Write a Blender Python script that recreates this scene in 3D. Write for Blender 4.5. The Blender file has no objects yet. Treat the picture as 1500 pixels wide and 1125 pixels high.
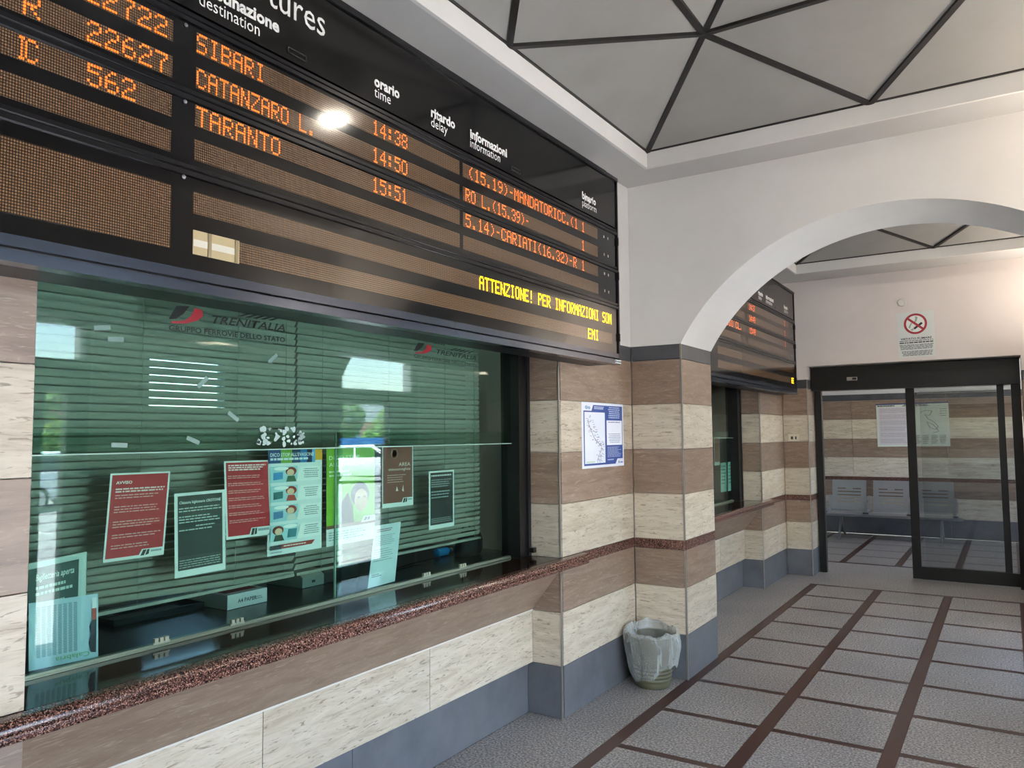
import bpy, bmesh, math, random
from mathutils import Vector, Matrix
random.seed(7)
S = bpy.context.scene
COL = S.collection
# ------------------------------------------------------------------ camera
FPX, YAW, PITCH, ROLL = 1130.50, 0.5707, 0.0663, -0.0089
CAM = Vector((2.2649, -4.0438, 1.6599))
_F = Vector((-math.sin(YAW)*math.cos(PITCH), math.cos(YAW)*math.cos(PITCH), math.sin(PITCH)))
_R0 = Vector((math.cos(YAW), math.sin(YAW), 0)); _U0 = _R0.cross(_F)
_R = math.cos(ROLL)*_R0 + math.sin(ROLL)*_U0
_U = -math.sin(ROLL)*_R0 + math.cos(ROLL)*_U0
cd = bpy.data.cameras.new('camera'); cam = bpy.data.objects.new('camera', cd); COL.objects.link(cam)
cd.sensor_width = 36; cd.lens = FPX*36/1500; cd.clip_start = .05; cd.clip_end = 400
cam.matrix_world = Matrix.Translation(CAM) @ Matrix((_R, _U, -_F)).transposed().to_4x4()
S.camera = cam
# ------------------------------------------------------------------ world, sun, exposure
w = bpy.data.worlds.new('sky'); S.world = w; w.use_nodes = True
nt = w.node_tree; bg = nt.nodes['Background']
sky = nt.nodes.new('ShaderNodeTexSky'); sky.sky_type = 'NISHITA'; sky.sun_disc = False
sky.sun_elevation = math.radians(52); sky.sun_rotation = math.radians(168); sky.air_density = 1.0; sky.dust_density = 1.5
nt.links.new(sky.outputs[0], bg.inputs[0]); bg.inputs[1].default_value = 1.3
sl = bpy.data.lights.new('sun', 'SUN'); sl.energy = 36.0; sl.angle = .009; sl.color = (1, .975, .94)
sun = bpy.data.objects.new('sun', sl); COL.objects.link(sun)
sun.rotation_euler = Vector((.10, -.48, .87)).to_track_quat('Z', 'Y').to_euler()
vs = S.view_settings; vs.view_transform = 'Standard'; vs.look = 'None'; vs.gamma = 1; vs.use_curve_mapping = False
vs.exposure = 1.38
S.cycles.sample_clamp_indirect = 8.0

# ------------------------------------------------------------------ pixel helpers (photo 1500x1125)
def hit(x, y, ax, v):
    d = _F + _R*((x-750)/FPX) - _U*((y-562.5)/FPX)
    i = 'XYZ'.index(ax)
    return CAM + d*((v-CAM[i])/d[i])

# ------------------------------------------------------------------ materials
def srgb(h):
    if isinstance(h, str):
        h = h.lstrip('#'); h = [int(h[i:i+2], 16)/255 for i in (0, 2, 4)]
    return tuple((c/12.92 if c <= .04045 else ((c+.055)/1.055)**2.4) for c in h) + (1,)
_M = {}
def mat(hexc, rough=.6, metal=0, emit=0, spec=.5):
    k = (hexc, rough, metal, emit, spec)
    if k in _M: return _M[k]
    m = bpy.data.materials.new('paint_'+hexc); m.use_nodes = True
    b = m.node_tree.nodes['Principled BSDF']
    b.inputs['Base Color'].default_value = srgb(hexc); b.inputs['Roughness'].default_value = rough
    b.inputs['Metallic'].default_value = metal; b.inputs['Specular IOR Level'].default_value = spec
    if emit:
        b.inputs['Emission Color'].default_value = srgb(hexc); b.inputs['Emission Strength'].default_value = emit
    # faint procedural mottling so nothing is perfectly flat
    if not emit:
        n = m.node_tree.nodes.new('ShaderNodeTexNoise'); n.inputs['Scale'].default_value = 9
        n.inputs['Detail'].default_value = 5
        mx = m.node_tree.nodes.new('ShaderNodeMixRGB'); mx.blend_type = 'MULTIPLY'; mx.inputs[0].default_value = .10
        mx.inputs[1].default_value = srgb(hexc)
        tc = m.node_tree.nodes.new('ShaderNodeTexCoord')
        m.node_tree.links.new(tc.outputs['Object'], n.inputs['Vector'])
        m.node_tree.links.new(n.outputs['Fac'], mx.inputs[2]); m.node_tree.links.new(mx.outputs[0], b.inputs['Base Color'])
    _M[k] = m; return m
def newmat(name):
    m = bpy.data.materials.new(name); m.use_nodes = True
    return m, m.node_tree, m.node_tree.nodes['Principled BSDF']
def ramp(nt, stops):
    r = nt.nodes.new('ShaderNodeValToRGB'); e = r.color_ramp.elements
    while len(e) < len(stops): e.new(.5)
    for el, (p, c) in zip(e, stops): el.position = p; el.color = srgb(c) if isinstance(c, str) else c
    return r
def coords(nt, scale, rnd=True):
    tc = nt.nodes.new('ShaderNodeTexCoord'); mp = nt.nodes.new('ShaderNodeMapping'); mp.inputs['Scale'].default_value = scale
    nt.links.new(tc.outputs['Object'], mp.inputs['Vector'])
    if rnd:
        oi = nt.nodes.new('ShaderNodeObjectInfo'); mu = nt.nodes.new('ShaderNodeMath'); mu.operation = 'MULTIPLY'; mu.inputs[1].default_value = 37
        cx = nt.nodes.new('ShaderNodeCombineXYZ')
        nt.links.new(oi.outputs['Random'], mu.inputs[0])
        for i in range(3): nt.links.new(mu.outputs[0], cx.inputs[i])
        nt.links.new(cx.outputs[0], mp.inputs['Location'])
    return mp
def travertine(name, stops, vein, rough=.38, amount=.55):
    m, nt, b = newmat(name)
    mp = coords(nt, (1.6, 1.6, 11))
    n = nt.nodes.new('ShaderNodeTexNoise'); n.inputs['Scale'].default_value = 2.2; n.inputs['Detail'].default_value = 9
    n.inputs['Roughness'].default_value = .68; n.inputs['Distortion'].default_value = .7
    nt.links.new(mp.outputs[0], n.inputs['Vector'])
    r = ramp(nt, stops); nt.links.new(n.outputs['Fac'], r.inputs[0])
    mp2 = coords(nt, (4, 4, 26)); n2 = nt.nodes.new('ShaderNodeTexNoise'); n2.inputs['Scale'].default_value = 3.2; n2.inputs['Detail'].default_value = 8; n2.inputs['Distortion'].default_value = 1.3
    nt.links.new(mp2.outputs[0], n2.inputs['Vector'])
    r2 = ramp(nt, [(.58, (0, 0, 0, 1)), (.68, (1, 1, 1, 1))]); nt.links.new(n2.outputs['Fac'], r2.inputs[0])
    mx = nt.nodes.new('ShaderNodeMixRGB'); mx.inputs[2].default_value = srgb(vein)
    mm = nt.nodes.new('ShaderNodeMath'); mm.operation = 'MULTIPLY'; mm.inputs[1].default_value = amount
    nt.links.new(r2.outputs[0], mm.inputs[0]); nt.links.new(mm.outputs[0], mx.inputs[0]); nt.links.new(r.outputs[0], mx.inputs[1])
    oi = nt.nodes.new('ShaderNodeObjectInfo'); hs = nt.nodes.new('ShaderNodeHueSaturation')
    mr = nt.nodes.new('ShaderNodeMapRange'); mr.inputs['To Min'].default_value = .90; mr.inputs['To Max'].default_value = 1.08
    nt.links.new(oi.outputs['Random'], mr.inputs['Value']); nt.links.new(mr.outputs[0], hs.inputs['Value']); nt.links.new(mx.outputs[0], hs.inputs['Color'])
    nt.links.new(hs.outputs[0], b.inputs['Base Color']); b.inputs['Roughness'].default_value = rough
    bp = nt.nodes.new('ShaderNodeBump'); bp.inputs['Strength'].default_value = .12; bp.inputs['Distance'].default_value = .003; bp.invert = True
    nt.links.new(r2.outputs[0], bp.inputs['Height']); nt.links.new(bp.outputs[0], b.inputs['Normal'])
    return m
def speckle(name, stops, scale, rough, stops2=False):
    m, nt, b = newmat(name)
    mp = coords(nt, (1, 1, 1), False)
    v = nt.nodes.new('ShaderNodeTexVoronoi'); v.inputs['Scale'].default_value = scale; nt.links.new(mp.outputs[0], v.inputs['Vector'])
    sp = nt.nodes.new('ShaderNodeSeparateColor'); nt.links.new(v.outputs['Color'], sp.inputs[0])
    r = ramp(nt, stops)
    if stops2:
        g = nt.nodes.new('ShaderNodeTexNoise'); g.inputs['Scale'].default_value = scale; g.inputs['Detail'].default_value = 2; nt.links.new(mp.outputs[0], g.inputs['Vector']); nt.links.new(g.outputs['Fac'], r.inputs[0])
    else:
        r.color_ramp.interpolation = 'CONSTANT'; nt.links.new(sp.outputs[0], r.inputs[0])
    n = nt.nodes.new('ShaderNodeTexNoise'); n.inputs['Scale'].default_value = 1.3; n.inputs['Detail'].default_value = 4; nt.links.new(mp.outputs[0], n.inputs['Vector'])
    mr = nt.nodes.new('ShaderNodeMapRange'); mr.inputs['From Min'].default_value = .3; mr.inputs['From Max'].default_value = .7; mr.inputs['To Min'].default_value = .82; mr.inputs['To Max'].default_value = 1.1
    nt.links.new(n.outputs['Fac'], mr.inputs['Value'])
    hs = nt.nodes.new('ShaderNodeHueSaturation'); nt.links.new(mr.outputs[0], hs.inputs['Value']); nt.links.new(r.outputs[0], hs.inputs['Color'])
    nt.links.new(hs.outputs[0], b.inputs['Base Color'])
    b.inputs['Roughness'].default_value = rough
    return m
def plaster(name, c, dirt, amt=.25, rough=.75, scale=1.1):
    m, nt, b = newmat(name); mp = coords(nt, (1, 1, 1), False)
    n = nt.nodes.new('ShaderNodeTexNoise'); n.inputs['Scale'].default_value = scale; n.inputs['Detail'].default_value = 7; n.inputs['Roughness'].default_value = .6
    nt.links.new(mp.outputs[0], n.inputs['Vector'])
    r = ramp(nt, [(.42, (0, 0, 0, 1)), (.72, (1, 1, 1, 1))]); nt.links.new(n.outputs['Fac'], r.inputs[0])
    mm = nt.nodes.new('ShaderNodeMath'); mm.operation = 'MULTIPLY'; mm.inputs[1].default_value = amt; nt.links.new(r.outputs[0], mm.inputs[0])
    mx = nt.nodes.new('ShaderNodeMixRGB'); mx.inputs[1].default_value = srgb(c); mx.inputs[2].default_value = srgb(dirt)
    nt.links.new(mm.outputs[0], mx.inputs[0]); nt.links.new(mx.outputs[0], b.inputs['Base Color']); b.inputs['Roughness'].default_value = rough
    bp = nt.nodes.new('ShaderNodeBump'); bp.inputs['Strength'].default_value = .08; bp.inputs['Distance'].default_value = .004
    n2 = nt.nodes.new('ShaderNodeTexNoise'); n2.inputs['Scale'].default_value = 40; nt.links.new(mp.outputs[0], n2.inputs['Vector'])
    nt.links.new(n2.outputs['Fac'], bp.inputs['Height']); nt.links.new(bp.outputs[0], b.inputs['Normal'])
    return m
def glass(name, tint, refl=1.0, ior=1.5):
    m = bpy.data.materials.new(name); m.use_nodes = True; nt = m.node_tree; nt.nodes.clear()
    out = nt.nodes.new('ShaderNodeOutputMaterial'); mix = nt.nodes.new('ShaderNodeMixShader')
    tr = nt.nodes.new('ShaderNodeBsdfTransparent'); gl = nt.nodes.new('ShaderNodeBsdfGlossy'); lw = nt.nodes.new('ShaderNodeLayerWeight'); lw.inputs[0].default_value = .5
    tr.inputs[0].default_value = tint; gl.inputs['Roughness'].default_value = 0.0; gl.inputs[0].default_value = (.97, 1, 1, 1)
    mm = nt.nodes.new('ShaderNodeMath'); mm.operation = 'MULTIPLY'; mm.inputs[1].default_value = refl; mm.use_clamp = True
    pw = nt.nodes.new('ShaderNodeMath'); pw.operation = 'POWER'; pw.inputs[1].default_value = 5; nt.links.new(lw.outputs['Facing'], pw.inputs[0])
    ma = nt.nodes.new('ShaderNodeMath'); ma.operation = 'MULTIPLY_ADD'; ma.inputs[1].default_value = .96; ma.inputs[2].default_value = .04; nt.links.new(pw.outputs[0], ma.inputs[0])
    nt.links.new(ma.outputs[0], mm.inputs[0]); nt.links.new(mm.outputs[0], mix.inputs[0])
    nt.links.new(tr.outputs[0], mix.inputs[1]); nt.links.new(gl.outputs[0], mix.inputs[2]); nt.links.new(mix.outputs[0], out.inputs[0])
    return m
CREAM = travertine('cream_travertine', [(.25, '#a59580'), (.5, '#c6b9a4'), (.75, '#d9cebd')], '#7d6b56', amount=.75)
BROWN = travertine('brown_travertine', [(.25, '#735d4e'), (.5, '#8a7463'), (.75, '#9e8a79')], '#c0ab95', amount=.4)
SLATE = plaster('slate_skirting', '#66686c', '#4b4d52', .7, .35, 4)
CAPM = plaster('dark_cap_stone', '#4a4b4f', '#333437', .7, .45, 6)
GRAN = speckle('red_granite', [(0, '#241816'), (.35, '#4a2f29'), (.6, '#7a5347'), (.85, '#a88070')], 300, .14)
GRAND = speckle('dark_polished_granite', [(0, '#17100e'), (.45, '#2b1d19'), (.75, '#40291f'), (.92, '#5c4034')], 300, .08)
TERR = speckle('grey_terrazzo', [(.34, '#55524f'), (.45, '#827e7b'), (.55, '#a09b96'), (.66, '#c2bcb4')], 85, .31, True)
STRIP = mat('#452b25', .32)
WHITE = plaster('white_plaster', '#d2cfcb', '#c0bcb8', .5)
CEIL = plaster('ceiling_plaster', '#b5b3b1', '#a3a09d', .5)
PANEL = plaster('ceiling_panel', '#8f8d8a', '#7d7a75', .5, .6, 2.2)
PINK = plaster('end_wall_paint', '#d3cac6', '#c2b8b3', .5)
RIB = mat('#1d1a1a', .5)
BLACK = mat('#0d0d0e', .35)
GLOSS = mat('#0b0b0c', .10)
RAIL = mat('#15161a', .28, .3)
TRIM = mat('#b9b4ac', .35, .8)
STEEL = mat('#b9bdc0', .30, .85)
GREEN_GLASS = glass('green_tinted_glass', (.79, .90, .855, 1), .75)
CLEAR = glass('clear_glass', (.97, .985, .98, 1), 1.0)
GREY_GLASS = glass('grey_door_glass', (.74, .75, .74, 1), 1.0)

# ------------------------------------------------------------------ mesh helpers
def link(name, me, m=None, parent=None):
    o = bpy.data.objects.new(name, me); COL.objects.link(o)
    if m is not None and me is not None: me.materials.append(m)
    if parent is not None: o.parent = parent
    return o
def tag(o, label=None, cat=None, group=None, kind=None):
    if label: o['label'] = label
    if cat: o['category'] = cat
    if group: o['group'] = group
    if kind: o['kind'] = kind
    return o
def empty(name, loc=(0, 0, 0), rz=0):
    o = bpy.data.objects.new(name, None); COL.objects.link(o); o.location = loc; o.rotation_euler = (0, 0, rz); o.empty_display_size = .05
    return o
class MB:
    def __init__(s): s.v = []; s.f = []
    def box(s, x0, x1, y0, y1, z0, z1):
        b = len(s.v)
        s.v += [(x, y, z) for z in (z0, z1) for y in (y0, y1) for x in (x0, x1)]
        s.f += [tuple(b+i for i in q) for q in ((0, 2, 3, 1), (4, 5, 7, 6), (0, 1, 5, 4), (2, 6, 7, 3), (0, 4, 6, 2), (1, 3, 7, 5))]
        return s
    def prism(s, pts, axis, a, b):
        """pts in the two remaining axes (cyclic order kept), extruded along axis a..b"""
        n = len(pts); o = len(s.v)
        def P(p, t):
            return {'X': (t, p[0], p[1]), 'Y': (p[0], t, p[1]), 'Z': (p[0], p[1], t)}[axis]
        s.v += [P(p, a) for p in pts] + [P(p, b) for p in pts]
        s.f += [tuple(o+i for i in range(n))[::-1], tuple(o+n+i for i in range(n))]
        s.f += [(o+i, o+(i+1) % n, o+n+(i+1) % n, o+n+i) for i in range(n)]
        return s
    def bar(s, p, q, wd, dp=None, up=(0, 0, 1)):
        p = Vector(p); q = Vector(q); d = (q-p).normalized(); up = Vector(up)
        a = d.cross(up)
        if a.length < 1e-4: a = d.cross(Vector((1, 0, 0)))
        a.normalize(); b = a.cross(d); dp = dp or wd; o = len(s.v)
        for e in (p, q):
            for i, j in ((-1, -1), (1, -1), (1, 1), (-1, 1)): s.v.append(tuple(e+a*(i*wd/2)+b*(j*dp/2)))
        s.f += [tuple(o+i for i in f) for f in ((0, 1, 2, 3), (7, 6, 5, 4), (0, 4, 5, 1), (1, 5, 6, 2), (2, 6, 7, 3), (3, 7, 4, 0))]
        return s
    def tube(s, pts, r, n=10):
        pts = [Vector(p) for p in pts]; o = len(s.v); L = len(pts)
        for k, p in enumerate(pts):
            d = (pts[min(k+1, L-1)]-pts[max(k-1, 0)]).normalized()
            a = d.cross(Vector((0, 0, 1)));
            if a.length < 1e-3: a = d.cross(Vector((1, 0, 0)))
            a.normalize(); b = d.cross(a)
            for i in range(n):
                t = 2*math.pi*i/n; s.v.append(tuple(p+a*(r*math.cos(t))+b*(r*math.sin(t))))
        for k in range(L-1):
            for i in range(n): s.f.append((o+k*n+i, o+k*n+(i+1) % n, o+(k+1)*n+(i+1) % n, o+(k+1)*n+i))
        s.f += [tuple(o+i for i in range(n))[::-1], tuple(o+(L-1)*n+i for i in range(n))]
        return s
    def lathe(s, prof, c=(0, 0, 0), n=28, axis='Z', cap=True):
        o = len(s.v)
        for r, h in prof:
            for i in range(n):
                t = 2*math.pi*i/n; a, b = r*math.cos(t), r*math.sin(t)
                s.v.append({'Z': (c[0]+a, c[1]+b, c[2]+h), 'X': (c[0]+h, c[1]+a, c[2]+b), 'Y': (c[0]+a, c[1]+h, c[2]+b)}[axis])
        for k in range(len(prof)-1):
            for i in range(n): s.f.append((o+k*n+i, o+k*n+(i+1) % n, o+(k+1)*n+(i+1) % n, o+(k+1)*n+i))
        if cap: s.f += [tuple(o+i for i in range(n))[::-1], tuple(o+(len(prof)-1)*n+i for i in range(n))]
        return s
    def poly(s, pts):
        o = len(s.v); s.v += [tuple(p) for p in pts]; s.f.append(tuple(range(o, o+len(pts)))); return s
    def build(s, name, m, parent=None, bevel=0, smooth=False, fix=True):
        me = bpy.data.meshes.new(name); me.from_pydata(s.v, [], s.f)
        bm = bmesh.new(); bm.from_mesh(me)
        if fix: bmesh.ops.recalc_face_normals(bm, faces=bm.faces)
        if bevel: bmesh.ops.bevel(bm, geom=bm.edges[:], offset=bevel, segments=2, affect='EDGES', profile=.5)
        bm.to_mesh(me); bm.free()
        if smooth:
            for p in me.polygons: p.use_smooth = True
            if hasattr(me, 'set_sharp_from_angle'): me.set_sharp_from_angle(angle=math.radians(40))
        return link(name, me, m, parent)
def box(name, m, parent, *a, bevel=0): return MB().box(*a).build(name, m, parent, bevel)
def struct(name, mb, m, label=None):
    o = mb.build(name, m); tag(o, label, None, None, 'structure'); return o
def text_mesh(body, offset=0.0, shear=0.0, space=1.0):
    cu = bpy.data.curves.new('t', 'FONT'); cu.body = body; cu.size = 1; cu.offset = offset; cu.shear = shear; cu.resolution_u = 2; cu.space_character = space
    ob = bpy.data.objects.new('t', cu); me = bpy.data.meshes.new_from_object(ob)
    bpy.data.objects.remove(ob); bpy.data.curves.remove(cu)
    return me
class Sheet:
    """a flat printed thing: P(u,v), u to the right, v down, both 0..1"""
    def __init__(s, name, tl, tr, bl, color, label=None, cat=None, group=None, parent=None, thick=.0015, rough=.5, mat_=None, side=1, rootless=False):
        s.tl = Vector(tl); s.U = Vector(tr)-s.tl; s.V = Vector(bl)-s.tl; s.W = s.U.length; s.H = s.V.length
        s.n = s.V.cross(s.U).normalized()*side; s.layer = 0; s.rough = rough
        if not rootless:
            mb = MB(); a = [s.P(0, 0, 0), s.P(1, 0, 0), s.P(1, 1, 0), s.P(0, 1, 0)]; b = [p-s.n*thick for p in a]
            mb.v = [tuple(p) for p in a+b]; mb.f = [(0, 1, 2, 3), (7, 6, 5, 4), (0, 4, 5, 1), (1, 5, 6, 2), (2, 6, 7, 3), (3, 7, 4, 0)]
            s.o = mb.build(name, mat_ or mat(color, rough), parent)
            tag(s.o, label, cat, group)
        else: s.o = parent
    def P(s, u, v, e): return s.tl+s.U*u+s.V*v+s.n*e
    def _e(s): s.layer += 1; return .0003+.00022*s.layer
    def polys(s, name, polys, color, emit=0, m=None):
        mb = MB(); e = s._e()
        for p in polys: mb.poly([s.P(u, v, e) for u, v in p])
        o = mb.build(name, m or mat(color, s.rough, 0, emit), s.o, fix=False); return o
    def rect(s, name, u0, v0, u1, v1, color): return s.polys(name, [[(u0, v0), (u0, v1), (u1, v1), (u1, v0)]], color)
    def ellipse(s, u, v, ru, rv, n=18, a0=0, a1=2*math.pi): return [(u+ru*math.cos(a0+(a1-a0)*i/n), v-rv*math.sin(a0+(a1-a0)*i/n)) for i in range(n)]
    def lines(s, name, u0, v0, u1, v1, n, color, fill=.5, seed=0, center=False, ragged=.3):
        rnd = random.Random(seed); ps = []; dv = (v1-v0)/n
        for i in range(n):
            end = u1-(u1-u0)*ragged*rnd.random(); u = u0
            if center: u = u0+(u1-end)/2; end = u1-(u1-end)/2
            while u < end-.01:
                wd = min((u1-u0)*rnd.uniform(.04, .14), end-u)
                ps.append([(u, v0+i*dv), (u, v0+i*dv+dv*fill), (u+wd, v0+i*dv+dv*fill), (u+wd, v0+i*dv)]); u += wd+(u1-u0)*.018
        return s.polys(name, ps, color)
    def text(s, name, body, u, v, h, color, width=None, bold=0, shear=0, align='l', parent=None, rough=None, emit=0, space=1.0):
        """left baseline at (u,v); h = cap height as a fraction of the sheet height; width in u"""
        me = text_mesh(body, bold, shear, space); e = s._e()
        xs = [q.co.x for q in me.vertices] or [0]; x0, x1 = min(xs), max(xs)
        sy = h/.70; sx = sy*s.H/s.W
        if width: sx = width/(x1-x0)
        off = {'l': 0, 'c': -(x1-x0)*sx/2, 'r': -(x1-x0)*sx}[align]
        for q in me.vertices: q.co = s.P(u+off+(q.co.x-x0)*sx, v-q.co.y*sy, e)
        return link(name, me, mat(color, s.rough if rough is None else rough, 0, emit), parent or s.o)

# ------------------------------------------------------------------ key dimensions (m)
ZC = [(.0, .30, SLATE), (.30, .611, CREAM), (.611, .867, BROWN), (.867, .931, GRAN), (.931, 1.245, CREAM), (1.245, 1.555, BROWN), (1.555, 1.868, CREAM), (1.868, 2.18, BROWN), (2.18, 2.285, CAPM)]
XR, XT = -.20, -.235
W1 = (-2.962, 0.0); W2 = (2.72, 4.4427)
Y2, Y3, Y5, Y6 = 1.0687, 1.7204, 5.4653, 5.89
XP, XP2, XW = .3746, .288, 3.38
YN, YE = -4.75, 5.4653
ZS = 3.45
J = .0015; T = .02
def slab(parent, m, x0, x1, y0, y1, z0, z1, nm='stone_slab', ax='Z'):
    """one facing slab; joints are left open along its visible edges"""
    a = [x0, x1, y0, y1, z0+J, z1-J]
    if 'X' in ax: a[0] += J; a[1] -= J
    if 'Y' in ax: a[2] += J; a[3] -= J
    return MB().box(*a).build(nm, m, parent, bevel=.0012)
def course(parent, face, fixed, a0, a1, zs=ZC, step=None, band=.004):
    """face '+X','-X','+Y','-Y'; fixed = coordinate of the finished face"""
    for z0, z1, m in zs:
        n = 1 if not step else max(1, round((a1-a0)/step))
        for i in range(n):
            b0 = a0+(a1-a0)*i/n; b1 = a0+(a1-a0)*(i+1)/n
            o = band if m is GRAN else 0
            nm = {id(SLATE): 'skirting_slab', id(CAPM): 'cap_slab', id(GRAN): 'granite_band'}.get(id(m), 'stone_slab')
            if face == '+X': slab(parent, m, fixed-T, fixed+o, b0, b1, z0, z1, nm, 'Y')
            if face == '-X': slab(parent, m, fixed-o, fixed+T, b0, b1, z0, z1, nm, 'Y')
            if face == '-Y': slab(parent, m, b0, b1, fixed-o, fixed+T, z0, z1, nm, 'X')
            if face == '+Y': slab(parent, m, b0, b1, fixed-T, fixed+o, z0, z1, nm, 'X')

# ------------------------------------------------------------------ floor
fl = struct('floor', MB().box(-3.2, 4.3, YN-.2, 9.9, -.12, -.012), mat('#6b6663', .6), 'polished grey terrazzo floor with dark red granite strips')
GX = [.394+.6425*k for k in range(5)]; GY = [4.968-.642*k for k in range(16)]
wl, wc = .078, .052
for x in GX: box('floor_strip', STRIP, fl, x-wl/2, x+wl/2, YN, GY[0]+wc/2, -.012, 0)
for k, y in enumerate(GY[:-1]):
    for i in range(4):
        xa, xb = GX[i]+wl/2+J, GX[i+1]-wl/2-J
        box('floor_strip', STRIP, fl, xa, xb, y-wc/2, y+wc/2, -.012, 0)
        yb = max(GY[k+1]+wc/2, YN)
        box('floor_tile', TERR, fl, xa, xb, yb+J, y-wc/2-J, -.012, 0)
box('floor_tile', TERR, fl, -.235, GX[0]-wl/2-J, YN, GY[0]+wc/2, -.012, 0)
box('floor_tile', TERR, fl, GX[4]+wl/2+J, XW+.3, YN, GY[0]+wc/2, -.012, 0)
box('floor_tile', TERR, fl, -.235, XW+.3, GY[0]+wc/2+J, 6.62, -.012, 0)
GY2 = [6.67+.642*k for k in range(5)]
for x in GX: box('floor_strip', STRIP, fl, x-wl/2, x+wl/2, GY2[0]-wc/2, GY2[-1]+wc/2, -.012, 0)
for k, y in enumerate(GY2):
    for i in range(-2, 5):
        xa = .394+.6425*i+wl/2+J; xb = xa+.6425-wl-2*J
        box('floor_strip', STRIP, fl, xa, xb, y-wc/2, y+wc/2, -.012, 0)
        y1 = GY2[k+1]-wc/2-J if k < 4 else 9.8
        box('floor_tile', TERR, fl, xa, xb, y+wc/2+J, y1, -.012, 0)

# ------------------------------------------------------------------ wall_left (ticket wall)
mb = MB()
for a, b in ((YN, W1[0]), (W1[1]+T, W2[0]-T), (W2[1]+T, Y6)): mb.box(-.33, -T, a, b, 0, 2.285)
for a, b in (W1, W2): mb.box(-.33, XT-T, a, b, 0, .30); mb.box(-.33, XR-T, a, b, .30, .86)
mb.box(-.33, 0, YN, YE, 2.285, 3.6)
wl_ = struct('wall_left', mb, WHITE, 'ticket office wall of striped cream and brown travertine')
def pil_side(y, sgn):     # reveal beside a ticket window: y = finished face, sgn = -1 faces -Y
    f0, f1 = (y, y+T) if sgn < 0 else (y-T, y)
    for z0, z1, m in ZC:
        if m is GRAN or m is CAPM: continue
        if z0 == .611:
            MB().prism([(XR, .611+J), (0-.001, .611+J), (0-.001, .865)], 'Y', f0, f1).build('stone_slab', BROWN, wl_)
        else:
            slab(wl_, m, XT if z0 == 0 else (XR if z0 < .9 else -.21), -.004, f0, f1, z0, z1, 'skirting_slab' if z0 == 0 else 'stone_slab')
def front(y0, y1, step=None):
    course(wl_, '+X', 0, y0, y1, step=step)
pil_side(0, -1); pil_side(W2[1], -1); pil_side(W2[0], 1)
front(T+.004, Y2); front(YN, W1[0]-.0005, .9); front(Y3, W2[0]-T-.004); front(W2[1]+T+.004, YE)
for y in (W1[1], W2[1]): box('corner_trim', TRIM, wl_, -.006, .0025, y-.0025, y+.007, 0, .865); box('corner_trim', TRIM, wl_, -.006, .0025, y-.0025, y+.007, .935, 2.18)
def under(Y0, Y1, cuts):
    ys = [Y0]+cuts+[Y1]
    for a, b in zip(ys, ys[1:]): slab(wl_, CREAM, XR-T, XR, a, b, .30, .611, 'stone_slab', 'Y')
    n = len(ys)-1
    for i in range(2): slab(wl_, SLATE, XT-T, XT, Y0+(Y1-Y0)*i/2, Y0+(Y1-Y0)*(i+1)/2, 0, .30, 'skirting_slab', 'Y')
    MB().prism([(XR, .611+J), (.004, .869), (-.03, .869), (XR-.03, .611+J)], 'Y', Y0+.002, Y1-.002).build('sloped_apron_slab', BROWN, wl_)
    box('joint_trim', mat('#d8d2c8', .5), wl_, XR-.004, XR+.003, Y0, Y1, .606, .613)
under(*W1, [-2.0, -.98]); under(*W2, [3.6])

# ------------------------------------------------------------------ arch wall between the bays
AX, AZ, AR = 1.69, 1.547, 1.508
x1p = 2*AX-XP
mb = MB()
mb.box(-.05, XP-T, Y2+T, Y3-T, 0, 2.285); mb.box(x1p+T, XW, Y2+T, Y3-T, 0, 2.285)
mb.box(-.05, XP, Y2, Y3, 2.285, 3.62); mb.box(x1p, XW, Y2, Y3, 2.285, 3.62)
NA = 56; xs = [XP+(x1p-XP)*(.5-.5*math.cos(math.pi*i/NA)) for i in range(NA+1)]
az = [AZ+math.sqrt(max(AR*AR-(x-AX)**2, 0)) for x in xs]
for i in range(NA):
    a, b = (xs[i], az[i]), (xs[i+1], az[i+1])
    mb.poly([(a[0], Y2, a[1]), (b[0], Y2, b[1]), (b[0], Y2, 3.62), (a[0], Y2, 3.62)])
    mb.poly([(a[0], Y3, 3.62), (b[0], Y3, 3.62), (b[0], Y3, b[1]), (a[0], Y3, a[1])])
    mb.poly([(a[0], Y2, a[1]), (a[0], Y3, a[1]), (b[0], Y3, b[1]), (b[0], Y2, b[1])])
wa = struct('wall_middle', mb, WHITE, 'white plaster arch wall on striped stone piers')
course(wa, '-Y', Y2, .004, XP-.004); course(wa, '+X', XP, Y2+T, Y3-T); course(wa, '+Y', Y3, .004, XP-.004)
course(wa, '-Y', Y2, x1p+.004, XW); course(wa, '-X', x1p, Y2+T, Y3-T); course(wa, '+Y', Y3, x1p+.004, XW)
for z0, z1 in ((0, .864), (.934, 2.285)): box('corner_trim', TRIM, wa, XP-.008, XP+.003, Y2-.003, Y2+.008, z0, z1)

# ------------------------------------------------------------------ end wall with the door opening
DX0, DX1, DZ = XP2, 2.40, 2.44
mb = MB().box(-.33, DX0-T, YE+T, Y6, 0, 2.285).box(DX1+T, XW+.3, YE+T, Y6, 0, 2.285)
mb.box(-.33, DX0, YE, Y6, 2.285, 3.62).box(DX1, XW+.3, YE, Y6, 2.285, 3.62).box(DX0, DX1, YE, Y6, DZ, 3.62)
we = struct('wall_end', mb, PINK, 'end wall of the hall above the sliding glass door')
course(we, '-Y', YE, .004, DX0-.004); course(we, '+X', DX0, YE+T, Y6)
course(we, '-Y', YE, DX1+.004, XW); course(we, '-X', DX1, YE+T, Y6)
box('corner_trim', TRIM, we, DX0-.007, DX0+.003, YE-.003, YE+.007, 0, 2.28)

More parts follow.
